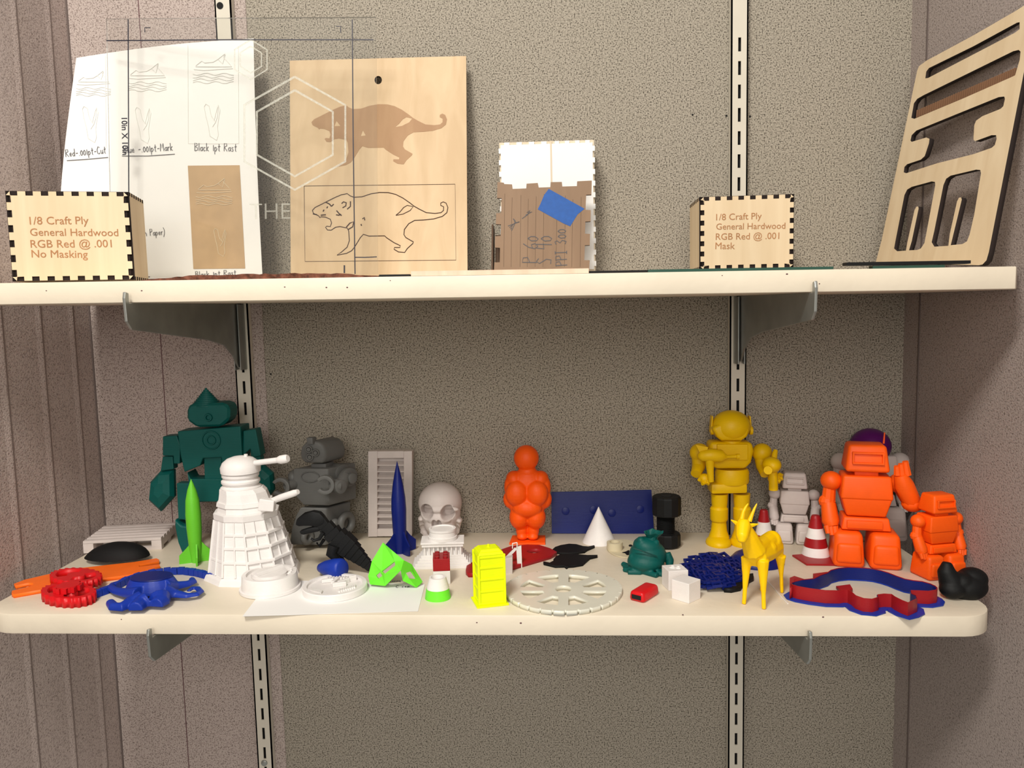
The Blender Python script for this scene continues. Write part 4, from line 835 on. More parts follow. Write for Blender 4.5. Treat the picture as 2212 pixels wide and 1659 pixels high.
# ---- columned pedestal
f=Fr(958,1218); t=thing('columned_pedestal','white stepped pedestal with a row of columns and a round top','pedestal model',f.B); X=f.X(.09)
z=0
for k,(hw,hd,hz) in enumerate(((64,34,6),(59,31,5),(54,28,5),(50,26,5),(46,24,5))): M().box(-hw,hw,-hd,hd,z,z+hz,X).build('step',WHITE,t,smooth=0,bevel=.0003); z+=hz
M().box(-36,36,-17,17,z,z+18,X).build('core',WHITE,t,smooth=0)
for side in (-1,1):
    for k in range(9): x=-38+76*k/8; M().cyl(X(x,21*side,z),X(x,21*side,z+18),2.6*f.s,2.2*f.s,10).build('column',WHITE,t)
for side in (-1,1):
    for k in range(3): y=-12+12*k; M().cyl(X(40*side,y,z),X(40*side,y,z+18),2.6*f.s,2.2*f.s,10).build('column',WHITE,t)
M().box(-44,44,-26,26,z+18,z+24,X).build('entablature',WHITE,t,smooth=0,bevel=.0004); M().box(-46,46,-28,28,z+24,z+28,X).build('cornice',WHITE,t,smooth=0,bevel=.0004)
M().lathe(X(0,2,z+28),[(0,31*f.s),(.004,31*f.s),(.0042,29*f.s),(.010,28*f.s),(.0105,29*f.s),(.013,29*f.s),(.0132,25*f.s),(.012,24*f.s)],40).build('round_drum',WHITE,t,smooth=30)
# ---- toy bricks
f=Fr(955,1254); X=f.X(.12)
def brick(label,z0,z1,mat,studs):
    t=thing('toy_brick',label,'toy brick',X(0,0,z0)); bk_=M().box(-18,18,-24,24,z0,z1,X).build('brick_block',mat,t,smooth=0,bevel=.0004)
    if studs:
        for i in range(2):
            for j in range(3): M().cyl(X(-9+18*i,-16+16*j,z1),X(-9+18*i,-16+16*j,z1+4),5*f.s,n=16).build('stud',mat,bk_)
brick('small white toy brick under the red brick with studs',0,28,WHITE,False); brick('small dark red studded toy brick stacked on the white one',28.2,54,DRED,True)
# ---- small green and white cone
f=Fr(946,1291); t=thing('cone_cap','small hollow truncated cone, white above and lime green below','cone cap',f.B)
m=M(); f.lat(m,946,[(1291,28),(1270,24.5)],0,36); m.build('green_band',GREEN,t); m=M(); f.lat(m,946,[(1269.8,24.4),(1246,18),(1246,14),(1256,12)],0,36); m.build('white_band',WHITE,t,smooth=30)
# ---- neon booth
f=Fr(1058,1300); t=thing('panelled_booth','fluorescent yellow booth-shaped block with recessed panels at the shelf front','booth model',f.B); X=f.X(.30)
bx=lambda nm,*a,bv=.0005,**k: M().box(*a,X,**k).build(nm,NEON,t,smooth=0,bevel=bv)
bx('base_plate',-35,35,-32,32,0,4); bx('booth_core',-26.5,26.5,-24,24,4,108); bx('roof',-28,28,-26,26,108,114,tap=(.9,.9)); bx('roof_cap',-24,24,-22,22,114,119,tap=(.8,.8))
M().cyl(X(0,0,119),X(0,0,125),3*f.s,1.5*f.s,8).build('roof_knob',NEON,t)
for a in (-1,1):
    for b in (-1,1): bx('corner_post',a*28-2.5,a*28+2.5,b*25-2.5,b*25+2.5,4,109)
for z in (4,30,55,80,102):
    bx('cross_rail',-26,26,-26,-24,z,z+5); 
    M().box(-28.5,-26.5,-23,23,z,z+5,X).build('cross_rail',NEON,t,smooth=0)
# ---- little slide and white block
f=Fr(1104,1238); t=thing('white_block','small plain white rectangular block just behind the neon yellow booth','block',f.B); m=M(); f.pris(m,[(1088,1208),(1107,1204),(1107,1245),(1088,1245)],-4,14); m.build('block_body',WHITE2,t,smooth=0,bevel=.0005)
f=Fr(1124,1226); t=thing('toy_slide','tiny white toy slide with two rails between booth and acrylic disc','toy slide',f.B)
m=M(); f.pris(m,[(1115,1182),(1126,1179),(1128,1229),(1118,1229)],-1.5,1.5); m.build('ladder',WHITE,t,smooth=0)
for d0 in (-2,9):
    m=M(); P=[f.p(1085,1212-d0*.2,d0),f.p(1090,1215-d0*.2,d0),f.p(1117,1186,d0),f.p(1112,1183,d0)]; m.prism(P,(0,2*f.s,0)); m.build('rail',WHITE,t,smooth=0)
    a0=f.p(1106,1186,d0); 
    m=M(); 
    for seg in (((1107,1185),(1107,1174)),((1107,1174),(1117,1172)),((1117,1172),(1117,1184))): m.tube([f.p(*seg[0],d0),f.p(*seg[1],d0)],1.2*f.s,6)
    m.build('handrail',WHITE,t,smooth=0)
m=M(); m.prism([f.p(1086,1213,-1),f.p(1113,1186,-1),f.p(1113,1185,-.2),f.p(1086,1212,-.2)],(0,10*f.s,0)); m.build('chute',WHITE,t,smooth=0)
# ---- red paddle
o=flat('red_paddle',[(1006,1232),(1008,1222),(1020,1214),(1060,1198),(1085,1186),(1105,1179),(1140,1176),(1165,1177),(1188,1184),(1203,1192),(1190,1199),(1110,1222),(1050,1232),(1030,1238),(1012,1238)],0,.0050,DRED,holes=[elp(1154,1190,16,4.5,20,-.05)],loc=S(1100,1210)); tag(o,'long flat dark red bar with an oval hole in front of the orange figurine','bar')
# ---- rounded figurine
f=Fr(1139,1168); t=thing('rounded_figurine','bright orange rounded full-bodied faceless figurine on a square base','figurine',f.B)
m=M(); m.prism([S(1100,1177,0),S(1178,1177,0),S(1178,1160,0),S(1107,1160,0)],(0,0,.0025)); m.build('square_base',ORGV,t,smooth=0,bevel=.0004)
m=M(); f.e(m,1137,989,27,27,0,26,n=28); f.e(m,1139,1018,20,14,2,18); f.e(m,1139,1042,40,30,4,24,n=28); f.e(m,1116,1066,24,27,-16,20); f.e(m,1160,1066,24,27,-16,20); f.e(m,1139,1085,43,32,2,28,n=28); f.e(m,1139,1098,32,20,-14,20)
f.e(m,1110,1033,17,16,2,20); f.e(m,1168,1033,17,16,2,20); f.e(m,1101,1052,12,24,0,14); f.e(m,1178,1052,12,24,0,14); f.e(m,1100,1080,13,18,-2,16,rot=-.2); f.e(m,1179,1080,13,18,-2,16,rot=.2)
f.e(m,1122,1117,22,26,-4,24); f.e(m,1157,1117,22,26,-4,24); f.e(m,1127,1143,13,20,0,15); f.e(m,1152,1143,13,20,0,15); f.e(m,1128,1159,12,7,-6,12); f.e(m,1151,1159,12,7,-6,12)
m.build('figure',ORGV,t,voxel=.0010,sm=5,cutz=f.B.z+.0026)
# ---- navy board
f=Fr(1300,1153); t=thing('navy_board','dark blue rectangular board with round bosses standing against back wall','board',f.B)
pl=Pl(f.p(1192,1152,0),(1,0,TL_),(0,.10,1)); slab('board_plate',pl,[[(1191,1063),(1407,1058),(1413,1154),(1192,1152)]],.003,NAVY,t)
for u,v in ((1222,1104),(1282,1101),(1322,1108),(1383,1100)):
    q=pl.q(u,v); M().cyl(pl.w(*q,0),pl.w(*q,.0012),.0052,n=20).build('round_boss',NAVY,t,bevel=.0003)
# ---- white cone
f=Fr(1294,1170); m=M(); f.lat(m,1294,[(1170,36),(1095,.6)],0,48); o=m.build('white_cone',WHITE,None,loc=f.B,smooth=60); tag(o,'plain matt white cone in front of the dark blue board','cone')
# ---- two black leaf pieces
cc=lambda P:[(1060+x/5.027,1040+y/5.027) for x,y in P]
o=flat('leaf_piece',cc([(665,742),(700,710),(760,690),(850,675),(930,680),(1000,700),(1060,705),(1122,692),(1130,700),(1050,735),(1020,757),(930,768),(850,775),(760,772),(700,760)]),0,.0028,BLACKB,loc=S(1238,1183)); tag(o,'jagged black leaf-like piece with a tail, the farther one behind its twin','leaf piece')
o=flat('leaf_piece',cc([(570,870),(585,868),(640,880),(700,850),(680,845),(710,810),(760,790),(860,783),(960,790),(1050,798),(1160,796),(1160,806),(1080,825),(1040,860),(1000,895),(900,912),(845,915),(825,930),(800,912),(700,915),(640,900),(575,885)]),0,.0028,BLACKB,loc=S(1232,1212)); tag(o,'jagged black leaf-like piece with two tails, the nearer one beside the frosted disc','leaf piece')
# ---- cream ring on oval
f=Fr(1330,1188); t=thing('cream_ring','short cream ring on a thin oval with black inlays beside white cone','ring',f.B)
flat('oval_plate',elp(1348,1184,38,19,32,.12),0,.0015,CREAM,t)
for P in (elp(1341,1172,5,2.5,8,.7),elp(1362,1178,4,2,8),[(1344,1193),(1352,1191),(1358,1188),(1362,1192),(1362,1198),(1354,1198),(1350,1194)]): flat('black_inlay',P,.0014,.0022,BLACK,t)
m=M(); c=S(1328,1186,.0015); s_=f.s; m.lathe(c,[(0,17*s_),(16*s_,17*s_),(16*s_,11*s_),(6*s_,10.5*s_)],32); m.build('ring_wall',CREAM,t,smooth=30)
# ---- frog
f=Fr(1398,1232); t=thing('toy_frog','dark teal toy frog wearing a small crown beside the white cubes','toy frog',f.B)
m=M(); f.e(m,1399,1198,40,32,2,38,n=28); f.e(m,1398,1180,31,20,-2,28,n=24,rot=.2); f.e(m,1384,1167,9,8,-10,10); f.e(m,1416,1172,9,8,-8,10); f.e(m,1395,1212,40,22,-6,34,n=24); f.rod(m,[(1440,1195,0),(1447,1210,-2),(1446,1232,-8)],[9,9,7]); f.rod(m,[(1366,1198,-8),(1366,1214,-14),(1372,1228,-22)],[8,8,6])
def toe(a,b,r=.0032,h=.0022): m.tube([S(*a,h),S(*b,h)],[r*1.3,r],8)
for a,b in (((1375,1232),(1345,1218)),((1376,1234),(1348,1224)),((1378,1236),(1347,1230)),((1384,1236),(1356,1236)),((1395,1236),(1420,1244)),((1420,1238),(1436,1242)),((1415,1234),(1440,1238)),((1435,1232),(1455,1226)),((1398,1234),(1375,1236))): toe(a,b)
m.build('frog_body',TEAL,t,voxel=.0010,sm=5,cutz=f.B.z+.0002)
m=M(); f.rod(m,[(1368,1184,-34),(1384,1189,-39),(1402,1196,-40),(1420,1202,-36)],[1,1.6,1.6,1],8); m.build('mouth_line',plain('dark_teal',(0,.05,.045),.6),t)
m=M(); P=[]; c0=f.p(1406,1171,-2); axc=Vector((.25,0,1)).normalized(); n=16
R=[[c0+Vector((12*f.s*k*math.cos(a),12*f.s*k*math.sin(a),0))+axc*(hh*f.s+(3.5*f.s if (hh>10 and j%4 in(0,)) else 0)) for j,a in enumerate([2*PI*i/n for i in range(n)])] for hh,k in ((0,1.1),(12,1.1),(22,1.75),(22.1,1.5),(13,.8))]
m.rings(R,True); m.build('crown',TEAL,t,smooth=0)
# ---- black bolt
f=Fr(1442,1180); t=thing('printed_bolt','large black printed bolt with a nut standing behind the frog','bolt',f.B)
def knurl(nm,v0,v1,r):
    m=M(); f.lat(m,1440,[(v0,r-2),(v0-2,r),(v1+3,r),(v1,r-3)],0,12,rot=.2); m.build(nm,BLACK,t,smooth=0,bevel=.0004)
knurl('nut',1178,1150,30); knurl('bolt_head',1112,1071,31)
m=M(); pf=[]
for i in range(13): v=1150-3*i; pf+=[(v,19.5),(v-1.5,17.3)]
f.lat(m,1438,pf+[(1112,18)],0,24); m.build('threaded_shank',BLACK,t,smooth=20)
m=M(); f.lat(m,1440,[(1071,12),(1070,12)],0,6); m.build('socket_recess',DARK,t)
# ---- acrylic wheel
cx,cy=1217,1272
def wl_(r,a): return (cx+127*r*math.cos(a),cy+45*r*math.sin(a)*(1.0+.06*math.sin(a)))
P=[]; n=28
for i in range(n):
    a=2*PI*i/n; 
    for da,r in ((0,1),(.08,1),(.15,1),(.172,1),(.172,.955),(.205,.955),(.205,1)): P.append(wl_(r,a+da*(2*PI/n)/.224))
H=[]
for k in range(8):
    a0=2*PI*k/8+.12; a1=a0+.55; H.append([wl_(.74,a0+(a1-a0)*i/6) for i in range(7)]+[wl_(.36,a1-.12),wl_(.36,a0+.12)])
t=thing('frosted_disc','translucent frosted acrylic disc with eight wedge holes lying at shelf front','acrylic disc',S(cx,cy))
flat('wheel_plate',P,.0003,.0052,FROST,t,holes=H+[elp(cx,cy,18,7.5,20)])
# ---- red slotted block
f=Fr(1392,1290); t=thing('red_slotted_block','small bright red rounded block with a slot opening near shelf front','block',f.B); X=f.X(-.62)
M().box(-19,19,-36,36,0,22,X,(.86,.97)).build('block_body',RED,t,smooth=35,bevel=.0035,seg=4)
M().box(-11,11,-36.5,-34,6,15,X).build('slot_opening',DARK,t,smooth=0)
# ---- cubes
f=Fr(1458,1268); X=f.X(.2); t=thing('relief_cube','white cube with small raised curls on top, the farther of two','cube',f.B); M().box(-22,22,-21,21,0,42,X).build('cube_body',WHITE,t,smooth=0,bevel=.0005)
ring('raised_curl',X(-4,3,42.5),(0,0,1),.0030,.0009,WHITE,t,tr=.7); ring('raised_curl',X(7,-2,42.5),(0,0,1),.0028,.0009,WHITE,t,tr=.7)
f=Fr(1482,1293); X=f.X(.80); t=thing('plain_cube','plain white cube set corner forward, the nearer of two','cube',f.B); M().box(-22,22,-22,22,0,42,X).build('cube_body',WHITE,t,smooth=0,bevel=.0005)
# ---- blue mesh of square links
t=thing('link_mesh','crumpled dark blue mesh of square printed links beside the goat','link mesh',S(1540,1240))
sh=None; random.seed(5); me0=None
for r in range(9):
    for c_ in range(11):
        u=1482+11.2*c_+random.uniform(-2,2)+2.0*(r-4); v=1199+8.0*r+random.uniform(-2,2)
        if ((u-1540)/62)**2+((v-1233)/36)**2>1.08: continue
        if u>1606: continue
        hgt=.0028+.0075*max(0,1-((u-1540)/60)**2-((v-1233)/34)**2)+random.uniform(0,.0015)
        if me0 is None:
            m=M(); a=.0052; b_=.0031
            m.box(-a,a,-a,-b_,-.0014,.0014); m.box(-a,a,b_,a,-.0014,.0014); m.box(-a,-b_,-b_,b_,-.0014,.0014); m.box(b_,a,-b_,b_,-.0014,.0014); me0=m.mesh(); me0.materials.append(NAVY)
        o=bpy.data.objects.new('square_link',me0); C.objects.link(o); o.parent=t; o.location=S(u,v,hgt+.0018)-WL[t.name]; o.rotation_euler=(random.uniform(-.25,.25)+.2,random.uniform(-.2,.2),random.uniform(-.25,.25)+.2)
NAVY2=NAVY
# ---- black toothed piece
o=flat('toothed_piece',[(1562,1262),(1575,1252),(1590,1256),(1598,1246),(1606,1249),(1612,1240),(1627,1238),(1628,1247),(1618,1252),(1614,1262),(1604,1262),(1600,1268),(1580,1272),(1564,1271)],0,.0045,BLACK,loc=S(1595,1262)); tag(o,'small black toothed piece half hidden between mesh and goat leg','toothed piece')
# ---- navy bowl
f=Fr(1635,1214); t=thing('overturned_dish','round dark blue overturned dish behind the yellow goat','dish',f.B); m=M(); m.lathe(f.B,[(0,.031),(.003,.0305),(.008,.026),(.012,.018),(.0135,.004)],36); m.build('dish_body',NAVY,t,smooth=60)
# ---- yellow robot
f=Fr(1577,1172); t=thing('toy_robot','tall yellow toy robot with pointed ears holding two ray guns','toy robot',f.B); Y=lambda m,nm,**k: m.build(nm,YEL,t,**k)
m=M(); f.e(m,1579,920,41,33,0,38,n=32); Y(m,'helmet',smooth=60)
m=M(); f.pris(m,[(1538,925),(1550,945),(1558,953),(1602,953),(1616,944),(1621,925),(1600,915),(1560,915)],-28,20); Y(m,'jaw',smooth=30,bevel=.004,seg=3)
for a,b in ((1538,-1),(1622,1)):
    m=M(); f.pris(m,[(a-4*0,935),(a+b*-3,899),(a+b*0,899),(a+b*3,935)],-8,10); Y(m,'ear_fin',smooth=0,bevel=.0006)
    m=M(); f.rod(m,[(a-3,930,0),(a+3,930,0)],9,16); Y(m,'ear_disc')
m=M(); f.lat(m,1579,[(958,22),(950,22)],0,24); Y(m,'neck')
m=M(); f.pris(m,[(1534,956),(1626,956),(1630,975),(1624,1000),(1612,1014),(1546,1014),(1535,1000)],-24,24); Y(m,'chest',smooth=30,bevel=.005,seg=3)
m=M(); f.pris(m,[(1549,960),(1617,960),(1617,995),(1549,995)],-28,-20); Y(m,'chest_plate',smooth=0,bevel=.0015)
m=M(); f.lat(m,1581,[(1044,34),(1040,36),(1018,36),(1012,33)],0,28,sq=(1,.75)); Y(m,'waist')
m=M(); f.pris(m,[(1537,1046),(1615,1046),(1615,1066),(1537,1068)],-22,22); Y(m,'hips',smooth=30,bevel=.0025)
for c_,s2 in ((1554,-1),(1602,1)):
    m=M(); f.lat(m,c_,[(1104,15),(1085,17),(1066,18)],0,20); Y(m,'thigh')
    m=M(); f.lat(m,c_-s2*-1,[(1124,17),(1120,19),(1098,19),(1094,16)],-2,16); Y(m,'knee_guard',smooth=30)
    m=M(); f.lat(m,c_+s2*1,[(1160,22),(1145,17),(1128,15.5),(1122,16)],0,24); Y(m,'shin')
    m=M(); f.e(m,c_+s2*2,1172,27,15,-10,34,n=24); m.build('boot',YEL,t,smooth=60,cutz=f.B.z+.0003)
for cu_,s2 in ((1511,-1),(1646,1)):
    m=M(); f.e(m,cu_,978,21,20,0,20,n=24); Y(m,'shoulder',smooth=60)
    m=M(); f.rod(m,[(cu_,985,0),(cu_+s2*2,1008,-4),(cu_+s2*8-s2*(0),1024,-22)],[17,14,11],16); Y(m,'arm')
def fingers(u,v,d,n,sp):
    for k in range(n): 
        a=sp[0]+(sp[1]-sp[0])*k/max(1,n-1); m=M(); f.rod(m,[(u,v,d),(u+11*math.cos(a),v+9*math.sin(a),d-5),(u+14*math.cos(a+.4),v+13*math.sin(a+.4),d-9)],[5,4.5,4],8); Y(m,'finger',smooth=30)
m=M(); f.e(m,1522,1034,13,11,-26,12); Y(m,'palm',smooth=60); fingers(1524,1034,-30,5,(-.9,2.6))
m=M(); f.e(m,1672,1034,13,11,-26,12); Y(m,'palm',smooth=60); fingers(1676,1030,-30,4,(-.6,1.5))
def gun(parts,nm):
    for q,r_ in parts: pass
m=M(); f.rod(m,[(1507,987,-44),(1514,985,-44),(1535,983,-44),(1558,985,-44),(1566,987,-44),(1572,987,-44),(1590,986,-44),(1591,986,-44),(1597,986,-44)],[4,11,14,13,7,3.5,3.5,5.5,5.5],18); Y(m,'gun_barrel',smooth=50)
m=M(); f.pris(m,[(1503,961),(1530,966),(1526,976),(1512,978)],-46,-42); Y(m,'gun_fin',smooth=0)
m=M(); f.rod(m,[(1533,992,-44),(1534,1015,-42),(1536,1040,-40)],[10,7.5,6],14); Y(m,'gun_grip')
m=M(); f.e(m,1667,1004,19,16,-46,24,n=24); Y(m,'gun_barrel',smooth=60); m=M(); f.rod(m,[(1662,1012,-66),(1659,1016,-88)],[5,8.5],16); Y(m,'gun_nozzle')
m=M(); f.rod(m,[(1672,992,-40),(1674,978,-36),(1676,972,-34)],[6,5.5,4],10); Y(m,'gun_fin')
m=M(); f.rod(m,[(1670,1015,-44),(1671,1058,-42)],[8.5,9.5],18); Y(m,'gun_grip')
# ---- cones
def tcone(label,u,vb,prof,bands,plate,mats):
    f=Fr(u,vb); t=thing('traffic_cone',label,'traffic cone',f.B)
    for i in range(len(prof)-1):
        m=M(); f.lat(m,u,[prof[i],prof[i+1]],0,32); m.build('cone_band',mats[i],t,smooth=40)
    m=M(); m.prism([S(a,b) for a,b in plate],(0,0,.0022)); m.build('cone_base',DRED,t,smooth=0,bevel=.0004)
tcone('larger red and white striped toy traffic cone in front of kneeling robot',1762,1201,[(1201,30),(1179,24.5),(1160,20.5),(1139,15.5),(1118,10.5),(1113,8)],0,[(1711,1202),(1742,1222),(1814,1223),(1788,1196)],[WHITE,DRED,WHITE,DRED,DRED])
tcone('smaller red and white striped toy traffic cone behind the yellow goat',1650,1172,[(1171,21),(1153,18),(1126,12.5),(1104,8.5),(1101,7)],0,[(1618,1174),(1636,1184),(1682,1184),(1664,1170)],[DRED,WHITE,DRED,DRED])
# ---- kneeling robots
def kneel(label,u,vb,H_,yaw,mat,cat='toy robot',poseL=None,poseR=None,hat=None,group=None):
    f=Fr(u,vb); t=thing('toy_robot',label,cat,f.B); sc_=H_/100; X=f.X(yaw,sc_); q=f.s*sc_
    b=lambda nm,*a,tap=None,bv=.035,sg=3,sub=None: M().box(*a,X,tap).build(nm,mat,t,smooth=35,bevel=bv*q*90,seg=sg) if not sub else M().box(*a,X,tap).build(nm,mat,sub,smooth=35,bevel=bv*q*90,seg=sg)
    # thighs / lower legs folded forward
    for s2 in (-1,1):
        b('leg',s2*14-12.5,s2*14+12.5,-22,14,0,28,tap=(.86,.82),bv=.045)
        b('knee_pad',s2*14-10,s2*14+10,-23.5,-18,4,20,tap=(.9,1))
    b('belt',-19,19,-13,13,29,39,tap=(.9,.9),bv=.012); b('belt_buckle',-15,12,-15,-12.5,31,37,bv=.004)
    b('torso',-15,15,-11,12,40,56,tap=(1.3,1.2),bv=.018); b('chest',-20,20,-14,14,54,73,tap=(.92,.92),bv=.022)
    b('neck',-9,9,-8,8,72,77,bv=.004)
    if not hat: hd_=b('head',-17,17,-15,14,76.5,98,tap=(.84,.76),bv=.030)
    # visor frame
    for a in () if hat else ((-12,12,-15.4,-12,91.3,92.8),(-12,12,-16.4,-13.6,83.2,84.7),(-12,-10.5,-16,-12.6,84,92),(10.5,12,-16,-12.6,84,92)): b('visor_frame',*a,bv=.003,sg=1,sub=hd_)
    for s2,pose in ((-1,poseL),(1,poseR)):
        m=M(); m.ell(X(s2*26,0,66),(8.5*q,9*q,8*q),n=20); m.build('shoulder',mat,t,smooth=60)
        if pose=='up':
            m=M(); m.tube([X(s2*27,0,64),X(s2*33,-6,54),X(s2*36,-9,50)],[6*q,6.5*q,5*q],10); m.build('upper_arm',mat,t); m=M(); m.ell(X(s2*35,-8,52),(9*q,8*q,7*q),n=14); m.build('elbow',mat,t,smooth=30)
            m=M(); m.tube([X(s2*34,-9,54),X(s2*27,-14,68),X(s2*24,-15,76)],[7*q,7.5*q,5*q],10); m.build('forearm',mat,t,smooth=40)
            for k in range(3): m=M(); m.tube([X(s2*(22+3.5*k),-15,76),X(s2*(21+3*k),-16,83+2*k)],[3.2*q,2.4*q],8); m.build('finger',mat,t)
        else:
            m=M(); m.tube([X(s2*27,0,62),X(s2*28,-1,50)],[5*q,5.5*q],10); m.build('upper_arm',mat,t)
            m=M(); m.ell(X(s2*29,-1,49),(7*q,6*q,6*q),n=12); m.build('elbow',mat,t,smooth=20)
            m=M(); m.tube([X(s2*28,-2,47),X(s2*27,-8,34),X(s2*26,-10,30)],[6*q,7*q,5*q],10); m.build('forearm',mat,t,smooth=40)
            for k in range(3): m=M(); m.tube([X(s2*(24+3*k),-11,31),X(s2*(23+3*k),-13,23+k)],[2.8*q,2.2*q],8); m.build('finger',mat,t)
    if hat:
        m=M(); m.ell(X(0,0,80),(hat*q,hat*q,hat*.9*q),n=28); m.build('dome_head',PURP,t,smooth=60)
    return f,t,X,q
kneel('small dull white kneeling robot between the two traffic cones',1714,1168,152,.22*-1,WHITE2)
f,t,X,q=kneel('large orange kneeling robot with its right-hand arm raised to its head',1864,1212,258,-.22,ORG,poseR='up')
m=M(); m.tube([X(15,6,97),X(15.5,6,106)],[.8*q,.5*q],6); m.build('antenna',ORG,t)
kneel('small orange kneeling robot near the right end of the lower shelf',2020,1240,178,.25,ORG)
kneel('white robot with a purple domed cap standing behind the large orange robot',1876,1156,240,.0,WHITE2,hat=17.3)
# ---- goat
P=lambda u,v,h=0: S(u,v,h)
f=Fr(1640,1300); t=thing('toy_goat','bright yellow faceted toy goat with long horns standing at shelf front','toy goat',f.B)
F1=S(1607,1305); F2=S(1650,1316); F3=S(1689,1281); F4=S(1644,1276)
g=f.s
def gp(u,v,y): return YP(u,v,y)
ybF=(F1.y+F2.y)/2; ybR=(F3.y+F4.y)/2
sh1=gp(1613,1215,F1.y+.002); sh2=gp(1648,1222,F2.y+.004); r1=gp(1686,1200,F3.y-.002); r2=gp(1655,1200,F4.y)
m=M()
m.tube([F1,F1.lerp(sh1,.35),F1.lerp(sh1,.7),sh1+Vector((0,0,.006))],[5*g,5.2*g,8*g,13*g],8); m.tube([F2,F2.lerp(sh2,.35),F2.lerp(sh2,.7),sh2+Vector((0,0,.006))],[5*g,5.2*g,9*g,14*g],8)
m.tube([F3,F3.lerp(r1,.45),F3.lerp(r1,.75),r1],[4.4*g,4.6*g,8*g,13*g],8); m.tube([F4,F4.lerp(r2,.45),F4.lerp(r2,.75),r2],[4*g,4*g,7*g,12*g],8)
ch=gp(1630,1200,ybF+.002); md=gp(1655,1190,(ybF+ybR)/2); rp=gp(1671,1180,ybR-.002)
m.tube([ch+Vector((-.002,-.004,-.002)),ch,md,rp,rp+Vector((.002,.006,-.002))],[14*g,26*g,24*g,23*g,12*g],10)
m.ell(gp(1668,1170,ybR-.007),(21*g,20*g,25*g),n=14); m.ell(gp(1682,1188,ybR-.003),(11*g,14*g,20*g),n=12); m.ell(gp(1652,1182,(ybF+ybR)/2),(26*g,26*g,18*g),n=14); m.tube([gp(1632,1186,ybF),gp(1650,1176,(ybF+ybR)/2),gp(1666,1163,ybR-.006),gp(1681,1182,ybR-.001)],[20*g,19*g,18*g,14*g],12)
nk=gp(1618,1160,ybF-.004); hd=gp(1606,1135,ybF-.008)
m.tube([ch+Vector((0,0,.004)),nk,hd],[25*g,18*g,13*g],10)
m.tube([gp(1607,1122,ybF-.006),hd,gp(1603,1160,ybF-.018),gp(1602,1172,ybF-.020)],[11*g,16*g,13*g,7*g],10)
m.build('goat_body',YELG,t,voxel=.0009,sm=9,cutz=None)
for pts in ([(1602,1124),(1606,1105),(1611,1095),(1616,1088)],[(1619,1126),(1625,1110),(1630,1098),(1635,1088)]):
    m=M(); m.tube([gp(u,v,ybF-.006+.001*i) for i,(u,v) in enumerate(pts)],[5*g,3.5*g,2.5*g,1.2*g],8); m.build('horn',YELG,t,smooth=20)
for pts in ([(1598,1136),(1588,1128),(1579,1123)],[(1615,1136),(1627,1134),(1638,1132)]):
    m=M(); m.tube([gp(u,v,ybF-.006) for u,v in pts],[5.5*g,4*g,1*g],6); m.build('ear',YELG,t,smooth=20)
# ---- cookie cutter
cz=lambda P:[(1680+x/5.821,1200+y/5.821) for x,y in P]
top=cz([(165,345),(210,322),(300,300),(380,292),(450,285),(530,245),(620,215),(665,180),(760,155),(880,143),(1000,147),(1100,152),(1200,163),(1300,185),(1400,215),(1500,255),(1600,290),(1700,308),(1820,322),(1920,350),(1985,380),(2010,405),(2000,430),(1900,446),(1780,440),(1680,437),(1690,475),(1745,500),(1757,540),(1690,570),(1640,590),(1560,560),(1470,515),(1430,485),(1340,480),(1262,490),(1270,522),(1190,545),(1080,537),(980,502),(925,455),(880,432),(830,430),(780,440),(600,437),(400,412),(250,385),(185,365)])
HC=.0150; t=thing('cookie_cutter','red walled fish-like cookie cutter with a blue rim at the right','cookie cutter',S(1865,1290))
TP=[S(u,v,HC) for u,v in top]; n=len(TP)
def offp(Pn,d):
    out=[]; nn=len(Pn); ar=sum(Pn[i].x*Pn[(i+1)%nn].y-Pn[(i+1)%nn].x*Pn[i].y for i in range(nn)); sg=1 if ar>0 else -1
    for i in range(nn):
        e_=(Pn[(i+1)%nn]-Pn[i-1]); e_.z=0; e_.normalize(); out.append(Pn[i]+Vector((e_.y,-e_.x,0))*d*sg)
    return out
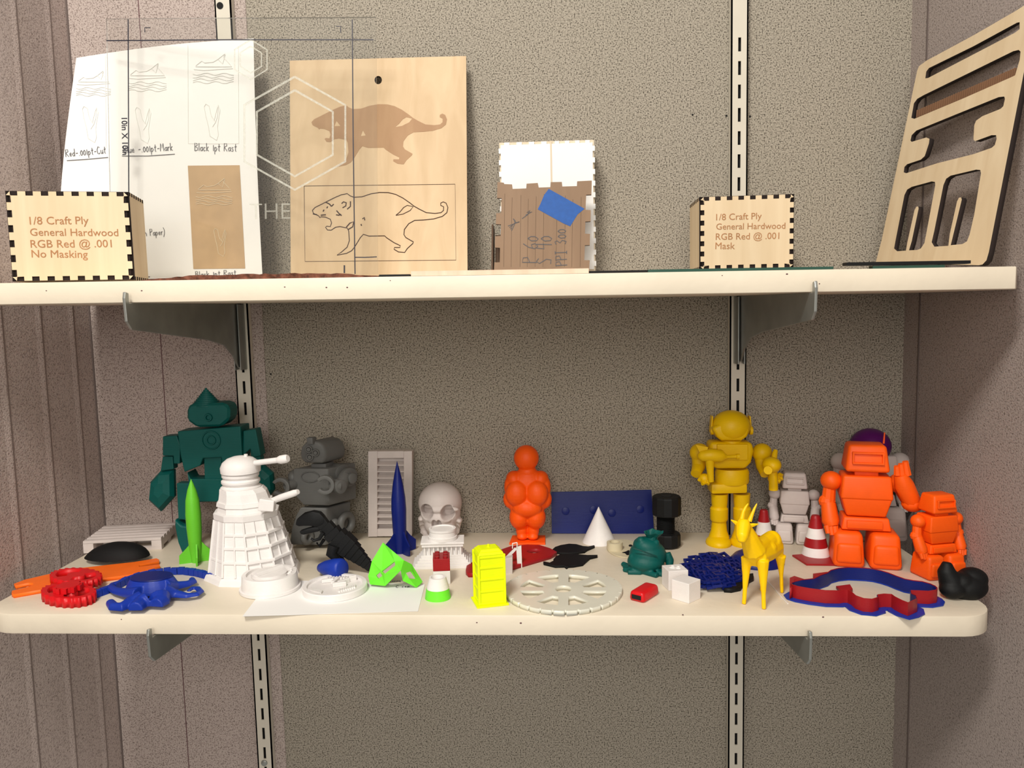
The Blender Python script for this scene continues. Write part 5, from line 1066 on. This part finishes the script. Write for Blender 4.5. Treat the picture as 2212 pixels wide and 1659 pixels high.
def wall(nm,outer_,inner_,z0,z1,mat):
    m=M(); V=[p+Vector((0,0,z0)) for p in outer_]+[p+Vector((0,0,z0)) for p in inner_]+[p+Vector((0,0,z1)) for p in outer_]+[p+Vector((0,0,z1)) for p in inner_]; F=[]
    for i in range(n):
        j=(i+1)%n; F+=[(i,j,2*n+j,2*n+i),(n+j,n+i,3*n+i,3*n+j),(2*n+i,2*n+j,3*n+j,3*n+i),(j,i,n+i,n+j)]
    m.poly(V,F); return m.build(nm,mat,t,smooth=50)
wall('outer_wall',TP,offp(TP,-.0006),-HC+.0015,0,DRED); wall('inner_wall',offp(TP,-.0007),offp(TP,-.0013),-HC+.0012,-.0006,NAVY); wall('base_rim',offp(TP,.0070),offp(TP,-.0014),-HC+.0003,-HC+.0014,BLUE)
flat('cross_brace',[(1706,1248),(1716,1244),(1741,1252),(1737,1256),(1716,1250),(1712,1268),(1706,1270)],.0015,.013,DRED,t)
flat('cross_brace',[(1756,1239),(1788,1235),(1775,1246),(1760,1248)],.0015,.013,DRED,t)
flat('inner_brace',[(1806,1266),(1836,1262),(1842,1272),(1822,1276)],.0012,.004,DRED,t)
# ---- black clamp-like shell at right
f=Fr(2085,1290); t=thing('black_cowl','black rounded cowl with a raised fin at the right shelf end','cowl',f.B)
m=M(); f.e(m,2087,1266,44,30,6,36,n=28); f.e(m,2100,1250,32,24,10,28,n=24); f.rod(m,[(2046,1214,4),(2044,1232,2),(2052,1254,0),(2066,1270,-2)],[9,18,24,24],16); f.e(m,2058,1272,28,20,-8,24); f.e(m,2076,1256,26,20,0,26)
me=m.mesh(); me=bakemods(me,[('REMESH',dict(mode='VOXEL',voxel_size=.001)),('SMOOTH',dict(factor=.5,iterations=8))])
b=bmesh.new(); b.from_mesh(me); bmesh.ops.bisect_plane(b,geom=b.verts[:]+b.edges[:]+b.faces[:],plane_co=f.B+Vector((0,0,.0002)),plane_no=(0,0,1),clear_inner=True); b.to_mesh(me); b.free()
me.shade_smooth(); link('cowl_shell',me,BLACK,t)
# ---- filament strand
m=M(); m.tube([S(1655,1252,.0004),S(1672,1270,.0004),S(1690,1292,.0004),S(1702,1304,.0004)],.0006,6); o=m.build('filament_strand',WHITE,None,loc=S(1680,1280)); tag(o,'thin pale filament strand on the shelf behind the goat leg','filament')
